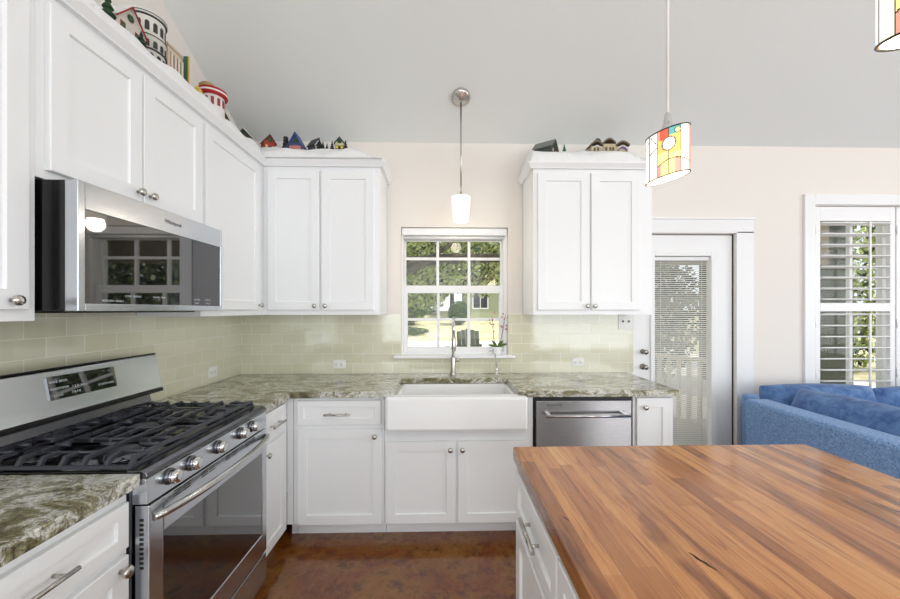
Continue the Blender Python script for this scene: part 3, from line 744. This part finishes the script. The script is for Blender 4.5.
# ------------------------------------------------------------ sofa
def cushion(b, sx, sy, sz, mtx, puff=.35, n=10, seed=0):
    """soft pillow: rounded box with domed faces"""
    rnd = random.Random(seed); bm = bmesh.new()
    bmesh.ops.create_cube(bm, size=2); bmesh.ops.subdivide_edges(bm, edges=bm.edges, cuts=n, use_grid_fill=True)
    ph = [rnd.uniform(0, 6) for _ in range(6)]
    for v in bm.verts:
        x, y, z = v.co
        def sq(t, a, c): return t*math.sqrt(max(0, 1-.42*a*a-.0*c*c))
        e = (1-abs(x)**4)*(1-abs(y)**4)
        zz = z*(.35+.65*e**.5) if abs(z) > .0 else 0
        kx = 1-.06*(y*y)+.03; ky = 1-.06*(x*x)+.03
        w = .035*math.sin(5*x+ph[0]+2*y)*math.cos(4*y+ph[1])*e+.02*math.sin(11*x+7*y+ph[2])*e
        v.co = (x*kx*sx/2*(1-.05*abs(z)), y*ky*sy/2*(1-.05*abs(z)), (zz+w*z)*sz/2)
    bmesh.ops.transform(bm, matrix=mtx, verts=bm.verts)
    vm = {v: b.bm.verts.new(v.co) for v in bm.verts}
    for f in bm.faces:
        nf = b.bm.faces.new([vm[v] for v in f.verts]); nf.smooth = True; nf.material_index = b.mi
    bm.free(); return b
sf = thing('sofa', 'blue fabric sectional sofa behind the island, its back to the kitchen', 'sofa', (-.046, .063, 0), -.03)
RY = lambda a: Matrix.Rotation(a, 4, 'Y')
RZ = lambda a: Matrix.Rotation(a, 4, 'Z'); RXX = lambda a: Matrix.Rotation(a, 4, 'X')
B().box(2.075, 2.235, 1.54, 2.50, .05, .79, .022).build('back_panel', 'sofa', sf)
B().box(2.24, 3.0, 1.54, 2.52, .05, .30, .02).box(3.0, 4.6, 1.65, 2.52, .05, .30, .02).build('seat_base', 'sofa', sf)
B().box(2.28, 4.6, 2.63, 2.80, .05, .76, .022).build('back_panel', 'sofa', sf)
B().box(2.09, 3.0, 1.36, 1.537, .05, .60, .03).build('arm', 'sofa', sf)
cushion(B(), .76, .90, .2, T(2.64, 2.0, .40), seed=3).build('seat_cushion', 'sofa2', sf)
cushion(B(), 1.5, .82, .2, T(3.8, 2.1, .40), seed=4).build('seat_cushion', 'sofa2', sf)
cushion(B(), .60, 1.0, .26, T(2.37, 1.99, .585) @ RY(-1.30), seed=7, n=14).build('back_cushion', 'sofa2', sf)
cushion(B(), .80, .56, .24, T(2.68, 2.56, .59) @ RXX(1.32), seed=9, n=14).build('back_cushion', 'sofa2', sf)
cushion(B(), .80, .56, .24, T(3.50, 2.56, .575) @ RXX(1.32), seed=11, n=14).build('back_cushion', 'sofa2', sf)
for x, y in ((2.14, 1.4), (2.9, 1.4), (2.14, 2.44), (4.5, 2.7), (4.5, 1.72)): B().box(x-.03, x+.03, y-.03, y+.03, 0, .052, .003).build('leg', 'bark', sf)

# ------------------------------------------------------------ plant on the sill
pp = thing('potted_orchid', 'small white pot with two leafy twigs and pink buds on the window sill', 'potted plant', (.43, 2.865, 1.057))
M['pink'] = mat('pink_bud', (196, 130, 128), .6); M['stem'] = mat('twig', (96, 84, 56), .7); M['greenl'] = mat('orchid_leaf', (84, 106, 46), .5)
B().lathe([(.024, 0), (.028, .004), (.036, .055), (.036, .06), (.032, .06), (.030, .05), (.028, .048)], 20).build('pot', 'porc', pp)
rnd = random.Random(5)
for k, pts in enumerate(([(-.01, 0, .04), (-.03, 0, .14), (-.035, -.01, .22), (-.045, -.01, .30)], [(.008, 0, .04), (.03, .0, .12), (.05, .0, .22), (.062, -.01, .31)])):
    st = B().tube(pts, .0028, 7, .0014).build('stem', 'stem', pp)
    b = B()
    for q in range(9):
        t_ = pts[2+q % 2]; b.lathe([(.002, -.006), (.0085, 0), (.002, .007)], 8, T(t_[0]+rnd.uniform(-.025, .025), t_[1]+rnd.uniform(-.015, .01), t_[2]+rnd.uniform(-.04, .03)))
    b.build('flower_bud', 'pink', st)
def leaf(b, base, d, L, w):
    d = Vector(d).normalized(); s_ = d.cross(Vector((0, 1, .2))).normalized(); p = Vector(base); up = Vector((0, 0, 1)); pr = None
    for i in range(6):
        t_ = i/5; c = p+d*L*t_-up*(.3*L*t_*t_); ww = w*math.sin(PI*(t_*.9+.08)); cur = (b.bm.verts.new(c-s_*ww), b.bm.verts.new(c+s_*ww+Vector((0, .0, .002))))
        if pr: b.bm.faces.new([pr[0], pr[1], cur[1], cur[0]])
        pr = cur
for d in ((-.5, .1, 1), (.55, .1, 1), (-.9, -.1, .6), (.9, -.1, .7)):
    b = B(); leaf(b, (0, 0, .05), d, .10, .012); o = b.build('leaf', 'greenl', pp); o.modifiers.new('s', 'SOLIDIFY').thickness = .0012

# ------------------------------------------------------------ snow and village on the cabinet tops
PADS = []          # (x, y, half size, z) places pressed flat under the buildings
def snow(label, x0, x1, y0, y1, nx, ny, seed, hf):
    rnd = random.Random(seed); ph = [rnd.uniform(0, 6.28) for _ in range(8)]; b = B(); g = []
    for j in range(ny+1):
        row = []
        for i in range(nx+1):
            u, v = i/nx, j/ny; x = x0+(x1-x0)*u; y = y0+(y1-y0)*v
            e = max(0, min(1, min(u, 1-u)*(x1-x0)/.03))*max(0, min(1, min(v, 1-v)*(y1-y0)/.03)); e = e**.5
            h = hf(x, y)+.010*math.sin(13*x+9*y+ph[0])+.008*math.sin(27*y-16*x+ph[1])+.003*math.sin(61*x+ph[2])*math.sin(57*y+ph[3])
            inner = []
            for (px, py, pr, pz) in PADS:
                q = max(abs(x-px), abs(y-py))-pr
                if 0 < q < .03: h = (pz-CT-.003)*(1-q/.03)+h*q/.03
                elif q <= 0: inner.append(pz-CT-.003)
            if inner: h = min(inner)
            row.append(b.bm.verts.new((x, y, CT+.0015+max(0, h)*e)))
        g.append(row)
    for j in range(ny):
        for i in range(nx): f = b.bm.faces.new([g[j][i], g[j][i+1], g[j+1][i+1], g[j+1][i]]); f.smooth = True
    bd = [g[0][i] for i in range(nx+1)]+[g[j][nx] for j in range(1, ny+1)]+[g[ny][i] for i in range(nx-1, -1, -1)]+[g[j][0] for j in range(ny-1, 0, -1)]
    lo = [b.bm.verts.new((v.co.x, v.co.y, CT+.001)) for v in bd]
    for k in range(len(bd)):
        q = (k+1) % len(bd); b.bm.faces.new([bd[q], bd[k], lo[k], lo[q]])
    b.bm.faces.new(lo)
    return tag(b.build('snow_blanket', 'snow'), label, 'snow blanket', kind='stuff')
def all_snow():
    hl = lambda x, y: .065+.14*min(.25, max(0, (UX+.03)-x))
    snow('fluffy white snow batting on top of the left wall cabinets', XL+.01, UX+.035, .8, 2.46, 40, 170, 1, hl)
    def hb(x, y):
        h = .055+.5*min(.11, max(0, y-(UY-.04)))
        if x < UX+.03: h = max(h, hl(x, y))
        if x > -.62 and x < 0: h *= max(.25, 1-(x+.62)/.22)
        if x > 1.38: h *= .7
        return h
    snow('fluffy white snow batting on top of the cabinet left of the sink window', XL+.01, -.41, 2.462, D-.012, 110, 40, 2, hb)
    snow('fluffy white snow batting on top of the cabinet right of the sink window', .60, 1.49, UY-.03, D-.012, 90, 34, 3, hb)
pm = {}
def pmat(c, r=.6):
    k = tuple(c)
    if k not in pm: pm[k] = mat('ceramic_paint_%d_%d_%d' % k, c, r)
    return pm[k]
def gable_house(name, label, cat, loc, rot, w, d, h, rh, wc, rc, trim=(240, 240, 240), wins=2, winc=(236, 206, 110), base=.0, chim=True, door=(90, 40, 30), snowcap=True, over=.012):
    """front faces local -y, ridge runs along y so the gable faces front"""
    t_ = thing(name, label, cat, loc, rot)
    if base: B().box(-w/2-.015, w/2+.015, -d/2-.02, d/2+.01, -.02, .004, .003).build('base', pmat((236, 236, 236)), t_)
    wl = B().prism([(-w/2, 0), (w/2, 0), (w/2, h), (0, h+rh), (-w/2, h)], 'y', -d/2, d/2).build('walls', pmat(wc), t_)
    rt = .008; k = over
    sl = rh/(w/2)
    for s_ in (-1, 1):
        pr = [(0, h+rh+.0005), (s_*(w/2+k), h-sl*k+.0005), (s_*(w/2+k), h-sl*k+rt), (0, h+rh+rt+.002)]
        B().prism(pr, 'y', -d/2-k, d/2+k, .001).build('roof', pmat(rc), t_)
    b = B()
    for s_ in (-1, 1): b.prism([(0, h+rh-.004), (s_*(w/2+k), h-sl*k-.006), (s_*(w/2+k), h-sl*k+.001), (0, h+rh+.003)], 'y', -d/2-k-.003, -d/2-k+.002)
    b.build('gable_trim', pmat(trim), t_)
    for i in range(wins):
        x = (i-(wins-1)/2)*w*.55 if wins > 1 else w*.22
        for z in ((h*.45,) if h < .07 else (h*.3, h*.72)):
            f = B().box(x-.011, x+.011, -d/2-.003, -d/2+.001, z-.013, z+.013).build('window', pmat(trim), t_)
            B().box(x-.008, x+.008, -d/2-.0042, -d/2-.003, z-.010, z+.010).build('pane', pmat(winc), f)
    B().box(-.009, .009, -d/2-.004, -d/2, .001, .032).build('door', pmat(door), t_)
    for y in (-.3, .3): B().box(w/2-.001, w/2+.003, y*d-.01, y*d+.01, h*.4-.012, h*.4+.012).build('window', pmat(winc), t_)
    B().lathe([(.013, 0), (.016, .003), (.013, .006), (.004, .007)], 14, T(0, -d/2-.001, h+rh*.35) @ RX).build('wreath', pmat((40, 80, 44)), t_)
    if chim: B().box(w*.16, w*.16+.018, d*.1, d*.1+.018, h+rh*.4, h+rh+.028, .001).build('chimney', pmat((120, 60, 50)), t_)
    return t_
def mini_tree(label, loc, h, c=(36, 60, 40), group=None):
    t_ = thing('miniature_tree', label, 'miniature tree', loc, 0, group)
    B().lathe([(.004, 0), (.004, h*.2)], 8).build('trunk', pmat((70, 50, 36)), t_)
    b = B(); rnd = random.Random(int(h*1e4)); pr = []
    for k in range(4): z = h*(.15+.21*k); r = h*.26*(1-k*.22); b.lathe([(r, z), (r*.5, z+h*.13), (.001, z+h*.25)], 9)
    b.build('branches', pmat(c, .9), t_); return t_
HX = -1.385; ZL = CT+.10
def pad(x, y, r, z): PADS.append((x, y, r, z)); return (x, y, z)
# left run, from near to far
gable_house('village_house', 'white miniature house with red roof edges and green wreath, nearest on the left cabinets', 'miniature house', pad(HX, 1.585, .075, ZL), PI/2, .13, .12, .09, .075, (214, 206, 196), (228, 226, 222), trim=(150, 36, 36), winc=(60, 90, 60))
mini_tree('dark green miniature tree right in front of the red-edged house', pad(-1.29, 1.60, .02, ZL-.01), .085, (34, 58, 40))
mini_tree('dark green miniature tree left of the red-edged house, at the near end', pad(-1.31, 1.465, .02, ZL-.01), .13, (44, 74, 44))
st = thing('miniature_stadium', 'round black and white miniature stadium with arched windows', 'miniature building', pad(-1.385, 1.75, .07, ZL))
R = .068
B().lathe([(R, 0), (R, .13), (R+.006, .132), (R+.006, .14), (R, .143), (R, .228), (R+.007, .231), (R+.008, .246), (R-.004, .248), (R-.01, .236)], 40).build('walls', pmat((222, 220, 210)), st)
for z, hgt in ((.03, .03), (.085, .035), (.158, .05)):
    for k in range(14):
        a = 2*PI*(k+.5*(z < .05))/14; mt = RZ(a) @ T(R-.0005, 0, z) @ Matrix.Rotation(PI/2, 4, 'Z')
        b = B(); w_ = .0085; pts = [(-w_, 0), (w_, 0), (w_, hgt*.7)]+[(w_*math.cos(q), hgt*.7+w_*math.sin(q)) for q in (PI/4, PI/2, 3*PI/4)]+[(-w_, hgt*.7)]
        b.prism(pts, 'y', -.002, .003); bmesh.ops.transform(b.bm, matrix=mt, verts=b.bm.verts); b.build('arched_window', pmat((52, 52, 54)), st)
for zz in (.072, .1335, .2225, .234):
    B().lathe([(R+.001, zz), (R+.008, zz+.001), (R+.008, zz+.005), (R+.001, zz+.006)], 40).build('cornice', pmat((58, 58, 60)), st)
bt_ = thing('miniature_theater', 'beige miniature theater with columns beside a green and gold sign', 'miniature building', pad(-1.415, 1.91, .07, ZL), PI/2)
B().box(-.058, .058, -.05, .06, 0, .20, .002).box(-.063, .063, -.056, .062, .2, .212, .001).build('walls', pmat((214, 196, 176)), bt_)
for k in range(4): B().lathe([(.006, .07), (.006, .175)], 10, T(-.036+k*.024, -.055, 0)).build('column', pmat((232, 218, 200)), bt_)
for k in range(3): B().box(-.03+k*.024, -.018+k*.024, -.052, -.0495, .08, .17).build('window', pmat((96, 76, 66)), bt_)
B().box(-.055, .042, -.075, -.051, .055, .068, .001).build('marquee', pmat((236, 236, 230)), bt_)
B().box(.046, .056, -.075, -.052, .075, .215, .001).build('sign', pmat((60, 104, 82)), bt_)
B().box(.047, .055, -.080, -.0755, .075, .215, .001).build('sign_edge', pmat((206, 166, 60)), bt_)
tag(B().box(-.014, .014, -.016, .016, 0, .062, .003).prism([(-.014, .062), (.014, .062), (0, .085)], 'y', -.016, .016).build('miniature_booth', pmat((226, 190, 90)), loc=pad(-1.315, 2.005, .02, ZL)), 'small yellow miniature booth at the foot of the beige theater', 'miniature building')
dn = thing('miniature_diner', 'round white miniature diner with a broad red band and tan roof', 'miniature building', pad(-1.39, 2.25, .075, ZL))
B().lathe([(.062, 0), (.062, .16), (.056, .165), (.04, .17)], 36).build('walls', pmat((236, 232, 228)), dn)
B().lathe([(.070, .162), (.078, .166), (.080, .185), (.077, .20), (.068, .204), (.03, .207)], 36).build('awning', pmat((178, 24, 30)), dn)
B().lathe([(.0805, .176), (.0812, .178), (.0812, .183), (.0805, .185)], 36).build('white_stripe', pmat((240, 240, 240)), dn)
B().lathe([(.04, .2075), (.045, .222), (.03, .238), (.01, .245)], 20, T(-.02, -.02, 0)).build('roof_top', pmat((176, 146, 96)), dn)
for k in range(12):
    a = 2*PI*k/12; b = B().box(-.008, .008, -.002, .002, .10, .145, mtx=RZ(a) @ T(.062, 0, 0) @ RZ(PI/2)); b.build('window', pmat((150, 60, 60)), dn)
gable_house('village_house', 'miniature house with a steep snow-white roof, beyond the red diner', 'miniature house', pad(-1.41, 2.393, .062, ZL), .1, .11, .095, .09, .10, (110, 104, 80), (226, 224, 218), trim=(80, 80, 70), winc=(190, 180, 60), chim=False)
gable_house('village_house', 'low miniature cottage with snowy roof and dark walls, before the red barn', 'miniature house', pad(-1.375, 2.585, .072, ZL+.005), .25, .09, .08, .07, .045, (84, 76, 62), (214, 212, 206), trim=(60, 56, 50), chim=False)
mini_tree('thin dark miniature tree behind the low snowy cottage', pad(-1.49, 2.50, .02, ZL), .16, (52, 62, 48))
gable_house('village_house', 'small red-orange miniature barn in the corner of the cabinet tops', 'miniature house', pad(-1.258, 2.675, .05, ZL+.022), .75, .08, .065, .06, .05, (168, 62, 40), (92, 52, 46), trim=(92, 50, 40), winc=(238, 190, 120), chim=False, over=.006)
# back left cabinet
HB = 2.65; ZB = CT+.112
rk = thing('miniature_tree', 'dark rounded miniature tree left of the blue house', 'miniature tree', pad(-1.122, HB, .02, ZB))
B().lathe([(.005, 0), (.005, .04)], 8).build('trunk', pmat((60, 50, 40)), rk)
b = B()
for z, r in ((.03, .026), (.055, .022), (.08, .02), (.10, .018)): b.lathe([(.004, z-r*.8), (r*.8, z-r*.45), (r, z), (r*.75, z+r*.5), (.003, z+r*.8)], 10)
b.build('foliage', pmat((52, 56, 58), .9), rk)
bh = gable_house('village_house', 'miniature house with a blue gable and reddish base, left of the sink window', 'miniature house', pad(-1.038, HB, .05, ZB), 0, .095, .085, .032, .085, (64, 78, 122), (86, 96, 138), trim=(70, 84, 150), winc=(226, 190, 180), chim=False, door=(170, 80, 70), wins=0)
B().box(-.04, .04, -.05, -.043, .001, .026, .001).build('brick_front', pmat((190, 120, 110)), bh)
gable_house('village_house', 'dark grey miniature house with a snowy gable edge, right of the blue house', 'miniature house', pad(-.917, HB+.015, .055, ZB), 1.0, .07, .08, .045, .05, (72, 74, 78), (60, 62, 66), trim=(236, 236, 236), winc=(200, 200, 190), chim=False, over=.006)
for k, (x, h, tx) in enumerate(((-.866, .07, 'tallest of the small trees beside the dark grey house'), (-.840, .05, 'middle one of the small trees beside the dark grey house'), (-.812, .04, 'smallest dark tree alone between the grey house and the yellow cottage'), (-.776, .055, 'small dark tree touching the left side of the yellow cottage'), (-.682, .06, 'small dark tree touching the right side of the yellow cottage'))):
    mini_tree(tx, pad(x, HB-.055, .012, ZB-.004), h*1.15, (44, 48, 44), 'tiny trees on the left cabinet')
gable_house('village_house', 'pale yellow miniature cottage, last one toward the sink window', 'miniature house', pad(-.730, HB, .04, ZB), 0, .062, .07, .055, .035, (206, 206, 160), (84, 84, 76), trim=(70, 70, 64), winc=(220, 210, 90), chim=False, over=.008)
# back right cabinet
gable_house('village_house', 'dark miniature house with a snow-speckled roof, left on the right wall cabinet', 'miniature house', pad(.755, HB+.02, .085, ZB-.004), .95, .11, .13, .05, .05, (70, 74, 70), (120, 124, 120), trim=(50, 54, 50), winc=(220, 218, 200), chim=False)
mini_tree('tiny bright green tree beside the dark miniature house', pad(.868, HB-.06, .012, ZB-.004), .055, (30, 110, 70))
ms = thing('miniature_mansion', 'low tan miniature mansion with curved snowy roofs and purple arch, on the right cabinet', 'miniature building', pad(1.205, HB+.005, .14, ZB+.006))
PADS[-1] = (1.205-.085, HB+.005, .06, ZB+.006); PADS.append((1.205, HB+.005, .06, ZB+.006)); PADS.append((1.205+.085, HB+.005, .06, ZB+.006))
B().box(-.135, .135, -.045, .045, 0, .045, .002).box(-.05, .04, -.055, .05, 0, .058, .002).build('walls', pmat((186, 172, 140)), ms)
def arc(x0, x1, z, hh, th=.010):
    n = 12; up = [(x0+(x1-x0)*k/n, z+hh*math.sin(PI*k/n)) for k in range(n+1)]; lo = [(x, zz+th) for x, zz in up]
    return up+lo[::-1]
for a in (arc(-.142, -.05, .044, .026, .012), arc(-.052, .042, .058, .03, .012), arc(.044, .142, .044, .026, .012)): B().prism(a, 'y', -.058, .05).build('curved_roof', pmat((108, 98, 80)), ms)
B().prism(arc(-.13, -.055, .02, .022, .006), 'y', -.052, -.0455).build('arch_snow', pmat((226, 222, 214)), ms)
B().prism(arc(.052, .132, .018, .024, .008), 'y', -.054, -.0455).build('arch_snow', pmat((226, 222, 214)), ms)
B().prism(arc(.06, .124, .008, .022, .010), 'y', -.0535, -.0455).build('purple_arch', pmat((112, 88, 140)), ms)
B().lathe([(.012, .06), (.026, .085), (.024, .105), (.014, .12), (.005, .126)], 12, T(-.065, .01, 0)).build('tree_top', pmat((92, 90, 72)), ms)
B().lathe([(.010, .066), (.014, .078), (.004, .092)], 10, T(.085, 0, 0)).build('finial', pmat((80, 74, 64)), ms)
for x in (-.11, -.085, -.03, 0, .02): B().box(x-.007, x+.007, -.058 if abs(x) < .045 else -.048, -.0449, .008, .032).build('window', pmat((96, 84, 66)), ms)
all_snow()

# ------------------------------------------------------------ outdoors
b = B(); n = 24; g = []
def gz(y): return -.15 if y < 18 else -.15+min((y-18)*.1, 1.5)
ys = [3.02, 6, 9, 12, 18, 20, 22, 25, 28, 33, 45]
for y in ys: g.append([b.bm.verts.new((x, y, gz(y))) for x in (-30, -10, 0, 10, 40)])
for a, c in zip(g, g[1:]):
    for i in range(4): b.bm.faces.new([a[i], a[i+1], c[i+1], c[i]])
lo = [[b.bm.verts.new((v.co.x, v.co.y, -1)) for v in r] for r in (g[0], g[-1])]
for i in range(4): b.bm.faces.new([lo[0][i], lo[0][i+1], g[0][i+1], g[0][i]])
lawn = b.build('lawn', 'lawn'); lawn['kind'] = 'structure'
o = struct(B().box(-8, 9, 4.8, 18, -.2, -.12), 'patio', 'patio')
def foliage(b, c, r, n, s_, rnd, squash=1.0):
    for _ in range(n):
        while True:
            p = Vector((rnd.uniform(-1, 1), rnd.uniform(-1, 1), rnd.uniform(-1, 1)))
            if .25 < p.length < 1: break
        p = Vector((p.x*r[0], p.y*r[1], p.z*r[2]))+Vector(c)
        a = Vector((rnd.gauss(0, 1), rnd.gauss(0, 1), rnd.gauss(0, 1))).normalized(); q = a.orthogonal().normalized(); w_ = a.cross(q); ss = s_*rnd.uniform(.6, 1.3)
        v = [b.bm.verts.new(p+q*ss), b.bm.verts.new(p+w_*ss*.45), b.bm.verts.new(p-q*ss), b.bm.verts.new(p-w_*ss*.45)]
        f = b.bm.faces.new(v); f.material_index = rnd.choice([0, 0, 1, 2])
def tree(nm, label, cat, loc, trunk, blobs, mats, ls, seed):
    t_ = thing(nm, label, cat, loc); rnd = random.Random(seed)
    b = B()
    for pts, r0, r1 in trunk: b.tube(pts, r0, 8, r1)
    if trunk: b.build('trunk', 'bark', t_)
    b = B()
    for c, r, n in blobs: foliage(b, c, r, n, ls, rnd)
    b.build('foliage', mats+['leafD'], t_); return t_
tree('oak_tree', 'spreading oak whose branches cross the upper panes of the sink window', 'tree', (-3.2, 10, -.12),
     [([(0, 0, 0), (.1, 0, 1.6), (.5, 0, 2.3), (1.6, 0, 2.75), (3.2, .2, 2.95), (6.5, .4, 3.05)], .32, .10), ([(.4, 0, 2.2), (.2, .5, 4), (.6, .8, 6)], .2, .1), ([(.7, 0, 2.0), (1.8, -.2, 2.3), (2.7, -.3, 2.75), (3.5, 0, 3.4)], .13, .05)],
     [((3, 0, 4.1), (4.6, 2.2, .95), 7000), ((2.2, .8, 2.15), (1.3, .9, .62), 1500), ((4.2, .9, 2.5), (1.8, 1.4, .6), 1500), ((3, 1.6, 3.3), (4, 1, .7), 5000), ((0, 1, 6), (4, 3, 2), 2500)], ['leafA', 'leafC'], .07, 4)
tree('shrub', 'dense green shrub beyond the lawn, in the lower left panes of the sink window', 'shrub', (-2.7, 24, .42), [([(0, 0, 0), (0, 0, 1)], .1, .05)], [((0, 0, 1.3), (1.9, 1.2, 1.35), 6000)], ['leafB', 'leafA'], .11, 5)
tree('tree', 'tall broad trees behind the green house, filling the top panes of the sink window', 'tree', (1, 38, 1.0), [([(0, 0, -.3), (0, 0, 5)], .3, .1)], [((-5, 0, 4.5), (6, 2, 4.2), 9000), ((5, 1, 5.5), (6, 2, 3.6), 4300)], ['leafB', 'leafA'], .24, 27)
tree('shrub', 'dark low shrub beside the corner of the green house', 'shrub', (1.1, 24, .5), [([(0, 0, 0), (0, 0, .8)], .1, .05)], [((0, 0, .75), (.75, .7, .75), 2500)], ['leafB', 'leafB'], .08, 6)
tree('tree', 'pale green tree beyond the lawn, in the middle panes of the sink window', 'tree', (-1.9, 30, .7), [([(0, 0, 0), (.1, 0, 2.4), (0, 0, 4)], .14, .06)], [((0, 0, 2.6), (2.4, 1.6, 2.6), 5500)], ['leafC', 'leafA'], .13, 7)
tree('shrub', 'low dark leafy patch at the edge of the lawn, lower left of the sink window', 'shrub', (-2.0, 20.2, .05), [([(0, 0, 0), (0, 0, .2)], .05, .03)], [((0, 0, .2), (1.3, .9, .25), 1800)], ['leafB', 'bark'], .06, 8)  # low clump of dark leaf and bark coloured flakes on the lawn
hs = thing('neighbor_house', 'olive green house with a white-framed window beyond the lawn', 'house', (1.75, 27, .74))
B().box(0, 9, 0, 6, -.3, 2.8).build('walls', 'siding', hs)
B().prism([(-.6, 2.7), (9.6, 2.7), (9.6, 2.85), (4.5, 5), (-.6, 2.85)], 'y', -.6, 6.4).build('roof', 'roofd', hs)
wf = framebox(B(), .45, 1.65, .75, 2.05, .09, -.06, 0).box(1.02, 1.08, -.05, 0, .84, 1.96).build('window', 'trimw', hs)
B().box(.54, 1.56, -.03, -.02, .84, 1.96).build('pane', 'panelg', wf)
ac = thing('adirondack_chair', 'dark slatted wooden patio chair seen through the sink window', 'chair', (.68, 9.2, -.12), .35)
for k in range(5): B().box(-.30+k*.125, -.19+k*.125, -.02, .01, .35, 1.06-.03*abs(k-2), .004, mtx=RXX(-.12)).build('back_slat', 'chairg', ac)
B().box(-.34, .34, -.02, .04, .60, .66, .004).box(-.34, .34, -.08, -.03, .34, .40, .004).build('back_rail', 'chairg', ac)
B().box(-.32, .32, -.02, .55, .34, .375, .004).build('seat', 'chairg', ac)
for s_ in (-1, 1):
    B().box(s_*.38-.06, s_*.38+.06, -.1, .6, .55, .575, .004).build('arm', 'chairg', ac)
    B().box(s_*.36-.02, s_*.36+.02, .48, .56, 0, .55, .004).build('leg', 'chairg', ac); B().box(s_*.36-.02, s_*.36+.02, -.08, 0, 0, .55, .004).build('leg', 'chairg', ac)
# deck outside the door
struct(B().box(1.1, 6.6, D+WT+.002, 4.75, -.12, -.03), 'deck', 'deck')
rl = thing('deck_railing', 'cream wooden railing seen through the door blinds', 'railing', (3.36, 3.24, 0), math.atan2(.92, -.39))
B().box(0, 2.0, -.05, .05, .81, .85, .003).build('top_rail', 'cream', rl)
B().box(.04, 1.96, -.02, .02, .05, .10, .003).build('bottom_rail', 'cream', rl)
for k in range(15): B().box(.12+k*.125-.018, .12+k*.125+.018, -.018, .018, .10, .81).build('baluster', 'cream', rl)
for x in (0, 1.96): B().box(x, x+.06, -.03, .03, -.03, .809).build('post', 'cream', rl)
struct(B().box(.9, 5.2, 4.8, 4.9, 2.02, 2.748), 'trim_9', 'deck')
struct(B().box(.9, 5.2, D+WT+.002, 4.9, 2.75, 2.85), 'trim_8', 'deck')
tree('hedge', 'dark green hedge beyond the deck railing, seen through the door blinds', 'hedge', (4.5, 7.6, -.12), [([(0, 0, 0), (0, 0, 1)], .08, .04)], [((-.9, 0, 1.5), (1.9, .5, 1.8), 10000)], ['leafB', 'siding'], .08, 12)
shd = thing('garden_shed', 'olive sided shed seen through the left part of the shutters', 'shed', (5.7, 6.0, -.15))
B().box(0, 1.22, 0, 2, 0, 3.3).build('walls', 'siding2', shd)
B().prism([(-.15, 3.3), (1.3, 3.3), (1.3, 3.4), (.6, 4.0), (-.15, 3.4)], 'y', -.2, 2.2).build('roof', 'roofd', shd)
tree('tree', 'leafy tree seen through the right part of the shutters', 'tree', (10.3, 9.5, -.15), [([(0, 0, 0), (.1, 0, 2), (0, 0, 4)], .14, .06)], [((0, 0, 2.7), (2.2, 1.5, 1.9), 5000), ((-.3, 0, .9), (2.4, 1.2, .9), 2500)], ['leafA', 'leafC'], .09, 14)
